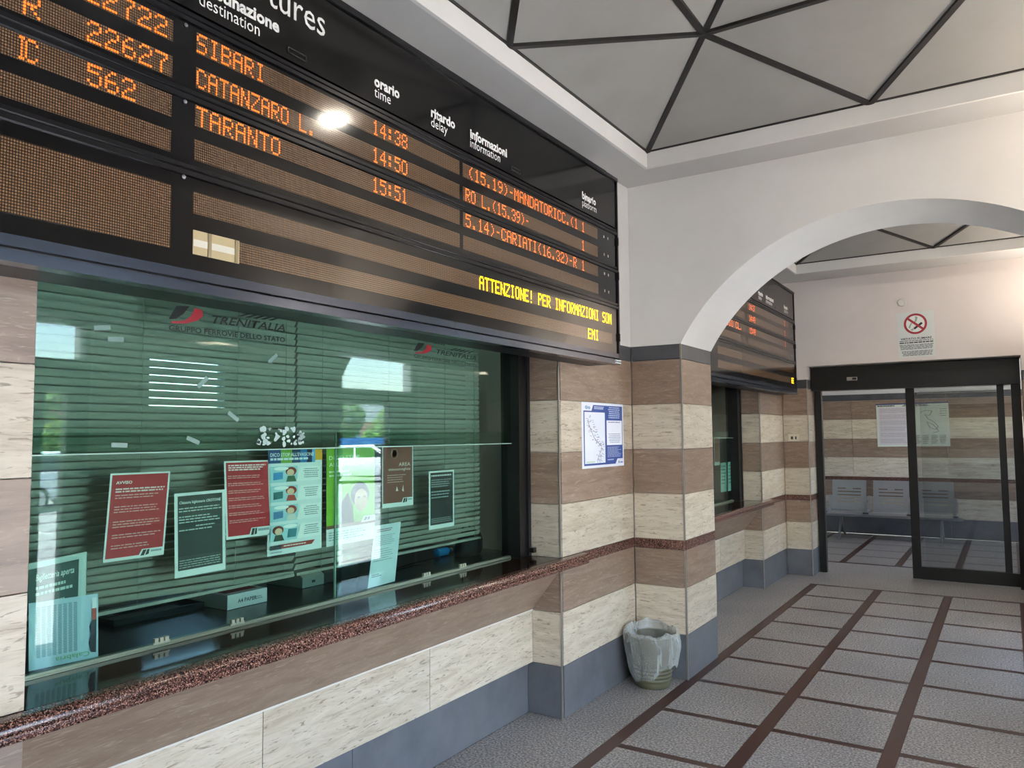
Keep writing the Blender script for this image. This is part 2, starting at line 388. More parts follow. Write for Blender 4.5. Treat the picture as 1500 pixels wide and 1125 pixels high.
# ------------------------------------------------------------------ street wall (opposite) with the two entrances
E1 = (-3.05, -.66); E2 = (1.95, 3.45); ZT = 2.60
mb = MB()
for a, b in ((YN-.2, E1[0]), (E1[1], E2[0]), (E2[1], Y6)): mb.box(XW+T, XW+.3, a, b, 0, 2.285)
for a, b in ((YN-.2, E1[0]), (E1[1], E2[0]), (E2[1], Y6)): mb.box(XW, XW+.3, a, b, 2.285, ZT)
mb.box(XW, XW+.3, YN-.2, Y6, ZT, 3.62)
wr = struct('wall_right', mb, WHITE, 'street side wall with the glazed entrances')
for a, b in ((YN, E1[0]), (E1[1], Y2-.004), (Y3+.004, E2[0]), (E2[1], YE)): course(wr, '-X', XW, a, b, step=1.1)
def entrance(n, Y0, Y1, zt0, zt1, stiles, panes):
    d = empty('door_%d' % n, (XW+.1, (Y0+Y1)/2, 0)); tag(d, 'glazed street entrance with dark frame and transom light', None, None, 'structure')
    def B(nm, m, *a):
        o = box(nm, m, None, *a); o.parent = d; o.matrix_parent_inverse = Matrix.Translation(-d.location); return o
    xa, xb = XW+.06, XW+.14
    B('door_header', BLACK, xa-.02, xb+.02, Y0, Y1, 2.03, zt0); B('frame_head', BLACK, xa, xb, Y0, Y1, zt1, ZT)
    for a, b in stiles: B('stile', BLACK, xa, xb, a, b, 0, 2.03)
    for a, b in ((Y0, Y0+.05), (Y1-.04, Y1)): B('jamb', BLACK, xa, xb, a, b, 0, ZT)
    B('transom_pane', CLEAR, XW+.095, XW+.1, Y0+.05, Y1-.04, zt0, zt1)
    for a, b, z in panes:
        B('door_pane', CLEAR, XW+.095, XW+.1, a, b, z, 2.03)
        if z > .05: B('bottom_rail', BLACK, xa, xb, a, b, 0.01, z)
    return d
entrance(1, *E1, 2.29, 2.575, [(-.83, -.70), (-1.16, -1.0), (-2.80, -2.70)], [(-1.0, -.83, .02), (-3.0, -2.80, .02)])
entrance(2, *E2, 2.2, 2.585, [(2.0, 2.1), (2.92, 3.41)], [(2.1, 2.92, .22)])

# ------------------------------------------------------------------ near wall behind the camera
wn = struct('wall_near', MB().box(-.33, XW+.3, YN-.2, YN-T, 0, 2.285).box(-.33, XW+.3, YN-.2, YN, 2.285, 3.62), WHITE, 'plain plaster wall behind the viewer with striped stone dado')
course(wn, '+Y', YN, .004, XW, step=1.1)

# ------------------------------------------------------------------ ceiling with faceted coffers
CO1 = (.29, 3.05, -4.386, .744, 2, 3); CO2 = (.32, 3.06, 2.05, 4.95, 2, 2)
mb = MB()
for (x0, x1, y0, y1, _, _), (ya, yb) in ((CO1, (YN, Y2)), (CO2, (Y3, YE))):
    x0 -= .02; x1 += .02; y0 -= .02; y1 += .02; mb.box(0, x0, ya, yb, ZS, ZS+.10).box(x1, XW, ya, yb, ZS, ZS+.10).box(x0, x1, ya, y0, ZS, ZS+.10).box(x0, x1, y1, yb, ZS, ZS+.10)
ce = struct('ceiling', mb, CEIL, 'plaster ceiling with faceted grey panels between black ribs')
def coffer(x0, x1, y0, y1, nx, ny):
    zb, zn, zq = ZS+.11, 3.80, 4.04
    f = MB(); t = .02
    f.box(x0-t, x0, y0-t, y1+t, ZS-.002, zb+.02).box(x1, x1+t, y0-t, y1+t, ZS-.002, zb+.02).box(x0, x1, y0-t, y0, ZS-.002, zb+.02).box(x0, x1, y1, y1+t, ZS-.002, zb+.02)
    f.build('coffer_fascia', WHITE, ce)
    mx, my = (x1-x0)/nx, (y1-y0)/ny
    G = {(i, j): Vector((x0+mx*i, y0+my*j, zb if i in (0, nx) or j in (0, ny) else zq)) for i in range(nx+1) for j in range(ny+1)}
    N = {(i, j): Vector((x0+mx*(i+.5), y0+my*(j+.5), zn)) for i in range(nx) for j in range(ny)}
    tris = []; ribs = []
    for i in range(nx):
        for j in range(ny):
            n = N[i, j]
            for c in ((i, j), (i+1, j), (i, j+1), (i+1, j+1)): ribs.append((n, G[c], .034))
            if i == 0: tris.append((G[0, j], G[0, j+1], n))
            if i == nx-1: tris.append((G[nx, j], G[nx, j+1], n))
            if j == 0: tris.append((G[i, 0], G[i+1, 0], n))
            if j == ny-1: tris.append((G[i, ny], G[i+1, ny], n))
            if i < nx-1:
                ribs.append((n, N[i+1, j], .034)); tris += [(n, N[i+1, j], G[i+1, j]), (n, N[i+1, j], G[i+1, j+1])]
            if j < ny-1:
                ribs.append((n, N[i, j+1], .034)); tris += [(n, N[i, j+1], G[i, j+1]), (n, N[i, j+1], G[i+1, j+1])]
    for a, b, c in tris:
        m_ = (a+b+c)/3; k = .004
        p = [q+(m_-q).normalized()*k for q in (a, b, c)]
        mb = MB(); mb.v = [tuple(q) for q in p]+[(q.x, q.y, q.z+.012) for q in p]
        mb.f = [(0, 1, 2), (5, 4, 3), (0, 3, 4, 1), (1, 4, 5, 2), (2, 5, 3, 0)]
        mb.build('ceiling_panel', PANEL, ce)
    for a, b, wd in ribs: MB().bar(a-Vector((0, 0, .002)), b-Vector((0, 0, .002)), wd, .02).build('ceiling_rib', RIB, ce)
    for a, b in (((x0, y0), (x1, y0)), ((x1, y0), (x1, y1)), ((x1, y1), (x0, y1)), ((x0, y1), (x0, y0))):
        MB().bar((a[0], a[1], zb), (b[0], b[1], zb), .022, .012).build('shadow_gap_bar', RIB, ce)  # black bar stands in for the shadow gap between fascia and panels
coffer(*CO1); coffer(*CO2)
n_ = hit(868, 73, 'Z', 3.655)
pt = MB().poly([n_+Vector(q) for q in ((-.05, -.03, -.012), (.0, -.012, .0), (.05, -.035, .02), (.045, .035, .02), (.0, .012, .0), (-.05, .03, -.012))]).build('loose_patch', mat('#6d6862', .8), ce)
rf = struct('roof', MB().box(-3.4, 4.4, YN-.4, 10.1, 4.25, 4.4).box(-3.4, -3.3, YN-.4, 10.1, 3.0, 4.3).box(XW+.3, XW+.4, YN-.4, 10.1, 3.5, 4.3).box(-3.4, 4.4, YN-.4, YN-.2, 3.5, 4.3).box(-3.4, 4.4, 10.0, 10.1, 2.9, 4.3), mat('#8d8984', .9), 'unseen roof slab added over the hall to block sky and sun')  # out of view, added to stop sky and sun leaking in

# ------------------------------------------------------------------ waiting room beyond the door
mb = MB().box(-1.3, 4.3, 9.8+T, 10.0, 0, 2.285).box(-1.3, 4.3, 9.8, 10.0, 2.285, 3.0).box(-1.4, -1.3, Y6, 10.0, 0, 3.0)
mb.box(4.2, 4.3, Y6, 6.5, 0, 3.0).box(4.2, 4.3, 9.2, 10, 0, 3.0).box(4.2, 4.3, 6.5, 9.2, 2.5, 3.0).box(4.2, 4.3, 6.5, 9.2, 0, 1.5)  # unseen side wall opening added to let daylight into the waiting room
mb.box(-1.3, -.33, Y6-.1, Y6, 0, 3.0).box(XW+.3, 4.3, Y6-.1, Y6, 0, 3.0)
wb = struct('wall_back', mb, WHITE, 'far wall of the waiting room in striped stone')
course(wb, '-Y', 9.8, -1.3, 4.2, step=1.24)
struct('ceiling_waiting_room', MB().box(-1.4, 4.3, Y6, 10.0, 3.0, 3.1), CEIL, 'plain ceiling of the waiting room')

# ------------------------------------------------------------------ ticket office behind the glass
mb = MB().box(-3.3, -3.2, YN, 5.9, 0, 1.90).box(-3.3, -3.2, YN, -.62, 1.90, 3.0).box(-3.3, -3.2, .05, 5.9, 1.90, 3.0).box(-3.3, -3.2, -.62, .05, 2.30, 3.0)
mb.box(-3.2, -.33, YN-.1, YN, 0, 3.0).box(-3.2, -.33, 5.8, 5.9, 0, 3.0).box(-3.2, -.33, .55, .65, 0, 3.0).box(-1.05, -.78, .12, .55, 0, 3.0)
struct('wall_office', mb, mat('#c9d2cc', .8), 'pale inner walls of the ticket office')
struct('window_3', MB().box(-3.26, -3.25, -.62, .05, 1.90, 2.30), glass('dimming_office_glass', (.42, .46, .46, 1), .6), 'small back window of the ticket office')  # grey pane tint added to dim the daylight from this window
struct('ceiling_office', MB().box(-3.3, -.33, YN-.1, 5.9, 3.0, 3.1), CEIL, 'ceiling of the ticket office')

# ================================================================== TICKET WINDOWS
def ticket_window(n, Y0, Y1, joint, label):
    r = empty('window_%d' % n, (-.27, (Y0+Y1)/2, .931)); tag(r, label, None, None, 'structure')
    def B(nm, m, *a, bevel=0):
        o = box(nm, m, None, *a, bevel=bevel); o.parent = r; o.matrix_parent_inverse = Matrix.Translation(-r.location); return o
    B('window_jamb', BLACK, -.33, XR, Y1-.13, Y1-.002, .932, 2.27); B('window_jamb', BLACK, -.33, -.23, Y0+.002, Y0+.02, .932, 2.27)
    B('jamb_lip', mat('#2a2c30', .3, .5), XR, XR+.012, Y1-.05, Y1-.03, .94, 2.26)
    B('window_head', BLACK, -.33, XR, Y0, Y1, 2.27, 2.285)
    B('upper_pane', GREEN_GLASS, -.262, -.256, Y0+.02, Y1-.13, 1.612, 2.27)
    B('sliding_pane', GREEN_GLASS, -.278, -.272, Y0+.02, joint+.02, .945, 1.68)
    B('sliding_pane', GREEN_GLASS, -.288, -.282, joint-.01, Y1-.13, .945, 1.68)
    AL = mat('#8f9c86', .35, .6)
    B('bottom_rail', AL, -.296, -.264, Y0+.02, Y1-.13, .932, .937); B('bottom_rail', AL, -.292, -.268, Y0+.02, Y1-.13, .937, .945)
    B('pane_edge', mat('#9fc4b4', .2), -.2895, -.2805, joint-.012, joint-.008, .946, 1.68)
    B('pane_edge', mat('#9fc4b4', .2), -.2635, -.2545, Y0+.02, Y1-.13, 1.609, 1.613)
    return r, B
win1, B1 = ticket_window(1, *W1, -1.535, 'wide green tinted ticket window with sliding panes')
win2, B2 = ticket_window(2, *W2, 3.6, 'second green tinted ticket window beyond the arch')
for px, py in ((237, 937), (348, 910), (625, 842), (678, 828)):
    p = hit(px, py, 'X', -.262); m_ = mat('#aab39c', .4, .5)
    for k in range(3): B1('rail_clip', m_, -.268, -.256, p.y-.03+.02*k, p.y-.016+.02*k, .950, .966)
    B1('rail_clip', m_, -.266, -.258, p.y-.034, p.y+.03, .945, .952)
p = hit(783, 803, 'X', XR)
lk = box('lock_box', BLACK, None, XR, XR+.04, -.045, -.008, .955, .985, bevel=.004); lk.parent = win1; lk.matrix_parent_inverse = Matrix.Translation(-win1.location)

# lettering on the glass
def glass_logo(tlx, tly, trx, try_, blx, bly, tag_):
    tl, tr, bl = hit(tlx, tly, 'X', -.2545), hit(trx, try_, 'X', -.2545), hit(blx, bly, 'X', -.2545)
    o = empty('glass_lettering', (0, 0, 0)); o.parent = win1; o.matrix_parent_inverse = Matrix.Translation(-win1.location)
    s = Sheet('glass_lettering', tl, tr, bl, '#000000', parent=o, rootless=True, rough=.5)
    DK = '#0c1512'
    s.polys('emblem_dark', [[(.06, .18), (.16, .14), (.11, .42), (.055, .60), (.0, .64), (.03, .40)]], DK)
    s.polys('emblem_red', [[(.20, .17), (.26, .22), (.265, .42), (.22, .58), (.13, .72), (.02, .76), (.02, .70), (.12, .62), (.17, .45)]], '#a3202c')
    s.text('lettering_name', 'TRENITALIA', .34, .60, .26, DK, width=.66, bold=.012, shear=.3)
    s.text('lettering_group', 'GRUPPO FERROVIE DELLO STATO', .0, .99, .17, DK if tag_ else '#10201b', width=1.0, bold=.02)
    for k in range(5):
        u = .55+.07*k; s.polys('emblem_stripe', [[(u, .26), (u+.10, .10), (u+.14, .10), (u+.04, .26)]], DK)
    s.lines('lettering_top', .0, .0, .5, .07, 1, '#1c2c27', .9, 3)
glass_logo(247, 438, 417, 462, 247, 484, 1)
glass_logo(606, 496, 697, 513, 606, 524, 0)
# scraped sticker residue
tl, tr, bl = hit(378, 627, 'X', -.2545), hit(446, 628, 'X', -.2545), hit(378, 655, 'X', -.2545)
rs = Sheet('sticker_residue', tl, tr, bl, '#9fb8b0', parent=win1, rootless=True)
rnd = random.Random(4); ps = []
for _ in range(42):
    u, v = rnd.random(), rnd.random()**1.4*.9; r_ = rnd.uniform(.02, .08)
    ps.append([(u+r_*.8*rnd.uniform(.5, 1.2)*math.cos(t), v+r_*2.2*rnd.uniform(.5, 1.2)*math.sin(t)) for t in [i*math.pi/3.5 for i in range(7)]])
o = rs.polys('sticker_residue', ps, '#a9bfb8'); o.matrix_parent_inverse = Matrix.Translation(-win1.location)
rnd = random.Random(9)
for px, py in ((170, 497), (175, 652), (283, 645), (400, 525), (342, 610), (150, 480), (297, 560)):
    a = hit(px, py, 'X', -.2545); t = rnd.uniform(-.6, .9); d = Vector((0, math.cos(t), math.sin(t)))*.028; e = Vector((0, -math.sin(t), math.cos(t)))*.008
    o = MB().poly([a-d-e, a+d-e, a+d+e, a-d+e]).build('tape_scrap', mat('#7f9a90', .3), win1, fix=False); o.matrix_parent_inverse = Matrix.Translation(-win1.location)

# ================================================================== COUNTER SILL
sill = empty('granite_counter', (0, (W1[0]+W1[1])/2, .90)); tag(sill, 'polished dark red granite counter with rounded nosing under the near ticket window', 'counter')
def under_parent(o, r): o.parent = r; o.matrix_parent_inverse = Matrix.Translation(-r.location); return o
def counter(r, Y0, Y1, e0, e1):
    under_parent(MB().box(-.34, .0, Y0+.002, Y1-.002, .869, .931).build('counter_slab', GRAND), r)
    pr = [(.001, .869), (.046, .869), (.055, .873), (.059, .884), (.0585, .893), (.054, .8965), (.060, .900)]
    pr += [(.034+.027*math.cos(t), .904+.027*math.sin(t)) for t in [i*math.pi/16 for i in range(9)]]+[(.001, .931)]
    pr = [(x+.004, z) for x, z in pr]; pr[0] = (.0045, .869); pr[-1] = (.0045, .931)
    under_parent(MB().prism(pr, 'Y', Y0-e0, Y1+e1).build('counter_nosing', GRAN, smooth=True), r)
    b = .004
    under_parent(MB().prism([(.0045, Y1+e1), (.06, Y1+e1), (.0045, Y1+e1+.03)], 'Z', .876, .931).build('nosing_return', GRAN), r)
counter(sill, *W1, .9, .25)
sill2 = empty('granite_counter', (0, (W2[0]+W2[1])/2, .90)); tag(sill2, 'dark red granite counter under the second ticket window beyond the arch', 'counter')
counter(sill2, *W2, .3, .25)

# ================================================================== VENETIAN BLINDS (behind the glass)
SLATM = mat('#949a90', .5)
def blind(Y0, Y1, label, seed, X=-.42, z0=1.04, z1=2.26):
    r = empty('venetian_blind', (X, (Y0+Y1)/2, z1)); tag(r, label, 'blind', 'venetian blinds behind the ticket window')
    L = Y1-Y0; wd = .027; rnd = random.Random(seed)
    me = None; n = int((z1-z0-.03)/.0285)
    mb = MB()
    for i in range(5):
        t = -wd/2+wd*i/4; c = .0018*(1-(2*i/4-1)**2)
        for y in (-L/2, L/2): mb.v.append((t*math.cos(math.radians(62))+c, y, t*math.sin(math.radians(62))))
    mb.f = [(2*i, 2*i+1, 2*i+3, 2*i+2) for i in range(4)]
    for k in range(n):
        if me is None: o = mb.build('slat', SLATM, r, smooth=True, fix=False); me = o.data
        else: o = bpy.data.objects.new('slat', me); COL.objects.link(o); o.parent = r
        o.location = (rnd.uniform(-.0015, .0015), 0, -.035-.0285*k)
        o.rotation_euler = (rnd.uniform(-.004, .004), 0 if k < n-6 else rnd.uniform(-.12, .12), 0)
        if k >= n-5 and seed == 1: o.rotation_euler.x = -.008*(k-n+6)
    MB().box(-.018, .018, -L/2, L/2, -.02, .02).build('head_rail', SLATM, r)
    MB().box(-.012, .012, -L/2+.002, L/2-.002, -.035-.0285*n-.008, -.035-.0285*n+.004).build('bottom_bar', SLATM, r)
    for t in (.1, .42, .75, .95): MB().tube([(.016, -L/2+L*t, -.02), (.016, -L/2+L*t, -.035-.0285*n)], .0012, 6).build('ladder_cord', mat('#8f988a', .7), r)
    return r
blind(-2.93, -1.665, 'pale venetian blind behind the left half of the ticket window', 1)
blind(-1.655, -.235, 'pale venetian blind behind the right half of the ticket window', 2)
for k, (z, dz, ry) in enumerate(((1.63, .05, .5), (1.53, .03, .35), (1.22, .01, .15), (1.15, .03, -.2))):
    pass

# ================================================================== OFFICE DESK AND WHAT LIES ON IT
desk = empty('office_desk', (-.72, -1.4, 0)); tag(desk, 'dark office desk running behind the ticket glass', 'desk')
DK = mat('#23282a', .25)
for nm, a in (('desk_top', (-1.1, -.345, -2.95, .10, .89, .93)), ('desk_panel', (-1.08, -1.05, -2.9, .09, 0, .89)), ('desk_panel', (-1.05, -.36, -2.9, -2.87, 0, .89)), ('desk_panel', (-1.05, -.36, .06, .09, 0, .89))):
    under_parent(box(nm, DK, None, *a), desk)
# paper box
a, b = hit(333, 894, 'Z', .932), hit(396, 881.5, 'Z', .932)
pb = empty('paper_box', (a.x-.1, (a.y+b.y)/2, .931)); tag(pb, 'low white copy paper box on the desk behind the glass', 'box')
h_ = .062; L_ = (b-a).length
MB().box(-.2, .1, -L_/2, L_/2, 0, h_).build('carton', mat('#d9dede', .5), pb, bevel=.002)
MB().box(-.16, .06, -L_/2+.02, L_/2-.02, h_, h_+.001).build('carton_opening', mat('#8c2f2a', .6), pb)
s = Sheet('print', (.1005, -L_/2, h_), (.1005, L_/2, h_), (.1005, -L_/2, 0), '#ffffff', parent=pb, rootless=True); s.U = Vector((0, L_, 0)); s.V = Vector((0, 0, -h_)); s.n = Vector((1, 0, 0))
s.text('box_lettering', 'A4 PAPER', .25, .65, .26, '#3a3f45', bold=.02); s.lines('box_small_print', .6, .45, .95, .7, 2, '#7a8288', .5, 2)
# monitor/terminal foot
a = hit(455, 858, 'Z', .932)
tm = empty('ticket_terminal', (a.x-.12, a.y+.05, .931)); tag(tm, 'grey ticket terminal seen under the bent blind slats', 'terminal')
MB().prism([(-.12, 0), (.14, 0), (.14, .05), (.10, .075), (-.12, .09)], 'Y', -.12, .02).build('terminal_case', mat('#8d9a94', .45), tm, bevel=.003)
MB().box(-.1, .138, .02, .26, .0, .085).build('terminal_body', mat('#1a1f20', .4), tm, bevel=.004)
MB().box(.1395, .142, -.06, -.04, .02, .032).build('terminal_button', mat('#2a302f', .4), tm)
# keyboard / tray
a = hit(235, 895, 'Z', .932)
ky = empty('document_tray', (a.x, a.y-.06, .931)); tag(ky, 'dark shallow document tray on the desk behind the glass', 'tray')
MB().box(-.12, .1, -.2, .2, 0, .008).build('tray_base', mat('#2b3033', .12), ky)
for q in ((-.12, -.112, -.2, .2), (.092, .1, -.2, .2), (-.112, .092, -.2, -.192), (-.112, .092, .192, .2)): MB().box(*q, .008, .025).build('tray_edge', mat('#2b3033', .2), ky)
# black bag
a = hit(728, 806, 'Z', .932)
bgp = MB().lathe([(.02, 0), (.095, .0), (.11, .03), (.10, .09), (.07, .135), (.03, .15), (.005, .152)], n=20)
bgp.v = [(x*.7, y*1.0+z*.25, z) for x, y, z in bgp.v]
bg_ = empty('black_bag', (a.x-.06, -.16, .931)); tag(bg_, 'small black bag slumped in the right corner behind the glass', 'bag')
bgp.build('bag_body', mat('#101214', .6), bg_, smooth=True)
MB().tube([(.0, -.05, .12), (.02, -.08, .17), (.02, -.02, .19), (.0, .04, .15)], .006, 8).build('bag_handle', mat('#15181a', .6), bg_, smooth=True)
# blue bottle lying down
bt = empty('blue_bottle', (-.66, -.28, .931)); tag(bt, 'small blue bottle lying on the desk behind the glass', 'bottle')
MB().lathe([(.004, -.07), (.024, -.065), (.026, -.05), (.026, .03), (.012, .055), (.011, .07)], (0, 0, .027), 20, 'Y').build('bottle_body', mat('#2f86c8', .2), bt, smooth=True)
MB().lathe([(.013, .07), (.013, .085)], (0, 0, .027), 16, 'Y').build('bottle_cap', mat('#dfe6ea', .4), bt)
cb = MB().tube([(-.55, -.9, .936), (-.6, -.75, .936), (-.62, -.6, .937), (-.58, -.45, .95), (-.62, -.36, .936)], .004, 8).build('black_cable', mat('#0e0f10', .5), smooth=True)
tag(cb, 'black cable trailing across the desk near the blue bottle', 'cable')
# unseen ceiling lamps added to brighten the office and the waiting room
def added_ceiling_lamp(loc, label, lx, ly, e, col):
    r = empty('added_ceiling_lamp', loc); tag(r, label, 'lamp')
    MB().box(-lx/2, lx/2, -ly/2, ly/2, -.05, 0).build('lamp_housing', mat('#c8c8c4', .5), r)
    MB().box(-lx/2+.02, lx/2-.02, -ly/2+.02, ly/2-.02, -.058, -.05).build('lamp_diffuser', mat(col, .5, 0, e), r)
    return r
added_ceiling_lamp((-.60, -.5, 3.0), 'added unseen ceiling lamp brightening the ticket office', .16, 1.2, 2.6, '#f2f7f0')
added_ceiling_lamp((1.4, 8.0, 3.0), 'added unseen ceiling lamp brightening the waiting room', 1.2, .3, 3, '#ffeccc')

# ================================================================== NOTICES BEHIND / ON THE GLASS
GRP = None
XN = -.2925
def notice(name, c, color, label, cat='poster', X=XN):
    tl, tr, bl = hit(*c[0], 'X', X), hit(*c[1], 'X', X), hit(*c[2], 'X', X)
    return Sheet(name, tl, tr, bl, color, label, cat, thick=.001)
WH = '#e4ecea'; RED = '#b3202d'; DG = '#27332f'
def logo_tab(s, u0, v0, u1, v1):
    s.polys('logo_tab', [[(u0+.06, v0), (u0, v1), (u1, v1), (u1, v0)]], WH)
    s.polys('logo_mark', [[(u0+.08, v0+.01), (u0+.14, v0+.01), (u0+.10, v1-.01), (u0+.04, v1-.01)], [(u0+.15, v0+.01), (u0+.19, v0+.01), (u0+.18, v1-.02), (u0+.12, v1-.01)]], DG)
    s.lines('logo_word', u0+.21, v0+.02, u1-.02, v1-.02, 1, '#8a9aa4', .5, 5, ragged=.05)
s = notice('red_notice', [(162, 693.8), (249.3, 690.2), (150.5, 824.7)], WH, 'red AVVISO notice with white border, leftmost red sheet on the ticket glass')
s.rect('red_field', .03, .02, .97, .965, RED); s.text('notice_heading', 'AVVISO', .10, .125, .034, '#f1e6e4', width=.26, bold=.02)
s.lines('notice_subheading', .1, .175, .93, .235, 2, '#e8d2d0', .55, 1, ragged=.1)
for i, (v, n) in enumerate(((.25, 2), (.38, 3), (.55, 3), (.70, 2), (.82, 2))): s.lines('notice_text', .1, v, .93, v+.03*n, n, '#dba5a4', .38, 11+i)
logo_tab(s, .55, .90, .97, .985)
s = notice('dark_notice', [(255.3, 723.5), (329.4, 716.8), (256, 848)], WH, 'dark green notice on a closed ticket office, overlapping a red sheet')
s.rect('dark_field', .06, .035, .94, .92, '#2c3a37'); s.text('notice_heading', 'Chiusura biglietteria CROTONE', .09, .13, .032, '#dfe8e4', width=.82, bold=.02, shear=.15)
for i, (v, n) in enumerate(((.18, 2), (.28, 3), (.40, 1), (.44, 1))): s.lines('notice_text', .08 if i != 2 else .4, v, .92, v+.033*n, n, '#b8c7c1', .4, 21+i)
s.lines('notice_footer', .08, .80, .92, .91, 4, '#aebdb7', .35, 25, ragged=.1)
s = notice('red_notice', [(327.9, 675.7), (392, 674), (331.5, 791)], WH, 'red passenger notice with white border, between dark notice and comic poster')
s.rect('red_field', .04, .02, 1.0, .965, RED); s.lines('notice_heading', .09, .05, .95, .135, 3, '#f0dcda', .6, 31, ragged=.15)
for i in range(7): s.lines('notice_text', .07, .19+.095*i, .95, .19+.095*i+.05, 2, '#dba5a4', .4, 33+i)
logo_tab(s, .5, .88, 1.0, .985)
# comic poster
s = notice('comic_poster', [(393.1, 659.2), (471.8, 657.5), (391.4, 815.6)], '#dfeaea', 'comic strip poster with four cartoon panels and a striped coloured heading')
cols = ['#1f4f86', '#7cb342', '#17456f', '#2e7fc0', '#123a5c', '#58a6dc', '#d9a521']; us = [0, .22, .42, .58, .70, .80, .86, 1.0]
for i, c in enumerate(cols): s.rect('heading_stripe', us[i], 0, us[i+1], .13 if i < 6 else .11, c)
s.text('poster_heading', "DICO STOP ALL'EVASIONE", .03, .065, .034, '#f2f6f6', width=.80, bold=.01); s.lines('poster_subheading', .03, .08, .82, .115, 1, '#dbe8ef', .6, 41)
for k in range(4):
    v = .16+.185*k
    s.rect('comic_panel', .03, v, .52, v+.155, '#a8d4dc')
    s.polys('caption_box', [[(.58, v+.01), (.5, v+.15), (.96, v+.15), (.96, v+.01)]], '#eef4f2')
    s.polys('cartoon_hair', [s.ellipse(.40 if k < 3 else .16, v+.05, .10, .042)], ['#8c2a1e', '#a8342a', '#9c3528', '#7a2c20'][k])
    s.polys('cartoon_face', [s.ellipse(.39 if k < 3 else .17, v+.062, .065, .032)], '#e9c3a0')
    s.polys('cartoon_body', [[(.31 if k < 3 else .08, v+.15), (.34 if k < 3 else .11, v+.095), (.46 if k < 3 else .23, v+.095), (.50 if k < 3 else .27, v+.15)]], ['#3b6b50', '#b5433a', '#d8d8d0', '#2f4a3a'][k])
    s.polys('cartoon_screen', [[(.08, v+.06), (.08, v+.13), (.25, v+.12), (.25, v+.055)]] if k < 3 else [[(.34, v+.05), (.32, v+.13), (.48, v+.13), (.5, v+.05)]], ['#3f8fc4', '#2c6f74', '#4d7fa8', '#3b7f8c'][k])
    s.polys('speech_bubble', [s.ellipse(.22 if k < 3 else .38, v+.022, .13, .018)], '#f3f7f4')
    s.lines('caption_text', .62, v+.03, .93, v+.13, 5, '#7d8c90', .4, 50+k, center=True)
s.polys('red_footer', [[(.02, .905), (.02, .945), (.78, .94), (.84, .90)]], '#a8443a'); s.rect('dark_footer', .02, .905, .22, .945, '#39424a'); s.lines('footer_text', .26, .915, .74, .93, 1, '#f0dcd6', .7, 61); s.lines('footer_small', .03, .965, .3, .98, 1, '#7d8c90', .6, 62)
# green poster
s = notice('green_poster', [(478.2, 657.7), (548.6, 654.8), (477.9, 801.5)], '#dfeaea', 'lime green poster with a half-hidden face, right of the comic poster')
s.rect('green_field', .0, .0, 1, .80, '#7ab52e'); s.text('poster_heading', 'DICO STOP', .05, .115, .040, '#eaf2dc', width=.62); s.text('poster_heading', "ALL'EVASIONE", .05, .185, .040, '#eaf2dc', width=.75)
s.lines('poster_subheading', .05, .23, .5, .31, 2, '#e3efcf', .5, 71)
s.polys('portrait_hair', [s.ellipse(.68, .50, .20, .13)], '#1d1a18'); s.polys('portrait_face', [s.ellipse(.70, .56, .14, .12)], '#c79a7a')
s.polys('portrait_eyes', [s.ellipse(.65, .53, .03, .010), s.ellipse(.77, .53, .03, .010)], '#241b18'); s.polys('portrait_shirt', [[(.25, .80), (.3, .55), (.42, .47), (.52, .60), (.55, .80)]], '#2a2523')
s.rect('brown_strip', .0, .79, 1, .825, '#7c4a3a'); logo_tab(s, .70, .74, 1.0, .80); s.lines('poster_small_print', .04, .86, .8, .96, 4, '#8a989a', .35, 73)
# brown poster
s = notice('brown_notice', [(560, 654.2), (605, 653.3), (560, 744.9)], WH, 'brown video surveillance notice hanging beside the green poster')
s.rect('brown_field', .02, .01, .97, .93, '#7d4a3d'); s.text('notice_heading', 'AREA', .52, .33, .06, '#e8d8d2', width=.38); s.text('notice_heading', 'videosorvegliata', .18, .40, .045, '#e8d8d2', width=.72)
s.polys('camera_mark', [s.ellipse(.38, .12, .12, .09, 14), s.ellipse(.38, .12, .08, .06, 14)[::-1]], '#a57a6c'); s.lines('notice_text', .15, .47, .85, .62, 4, '#c9a89e', .3, 81)
s.polys('camera_mark', [[(.42, .74), (.45, .66), (.50, .74)], [(.62, .74), (.66, .64), (.68, .76)]], '#e8d8d2'); logo_tab(s, .6, .86, .97, .95)
# right dark notice
s = notice('dark_notice', [(628.4, 690.6), (665, 688), (628.4, 776.5)], WH, 'narrow dark notice with white border, alone on the right of the ticket glass')
s.rect('dark_field', .05, .03, .95, .93, '#20282a'); s.lines('notice_heading', .08, .07, .9, .10, 1, '#d8e0de', .8, 90, ragged=.05)
s.lines('notice_text', .08, .15, .92, .30, 4, '#9aa8a6', .4, 91); s.lines('notice_text', .08, .35, .92, .50, 3, '#9aa8a6', .4, 92); s.lines('notice_footer', .08, .82, .92, .91, 3, '#9aa8a6', .35, 93, ragged=.1)
# leaning paper on the desk
a, b = hit(587.3, 845.5, 'Z', .932), hit(540, 860, 'Z', .932)
tl, tr, bl = hit(549, 770.7, 'X', -.31), hit(587.3, 764, 'X', -.31), hit(539, 862, 'X', -.30)
s = Sheet('paper_sheet', tl, tr, bl, '#cfe0e6', 'white printed sheet leaning against the glass with its foot on the sill', 'paper')
s.lines('sheet_heading', .1, .07, .8, .13, 2, '#8c4a4a', .5, 101); s.lines('sheet_text', .08, .18, .85, .36, 6, '#8a97a2', .35, 102); s.lines('sheet_text', .08, .40, .85, .62, 6, '#9aa6b0', .35, 103); s.lines('sheet_signature', .08, .80, .45, .86, 2, '#6a747e', .4, 104)
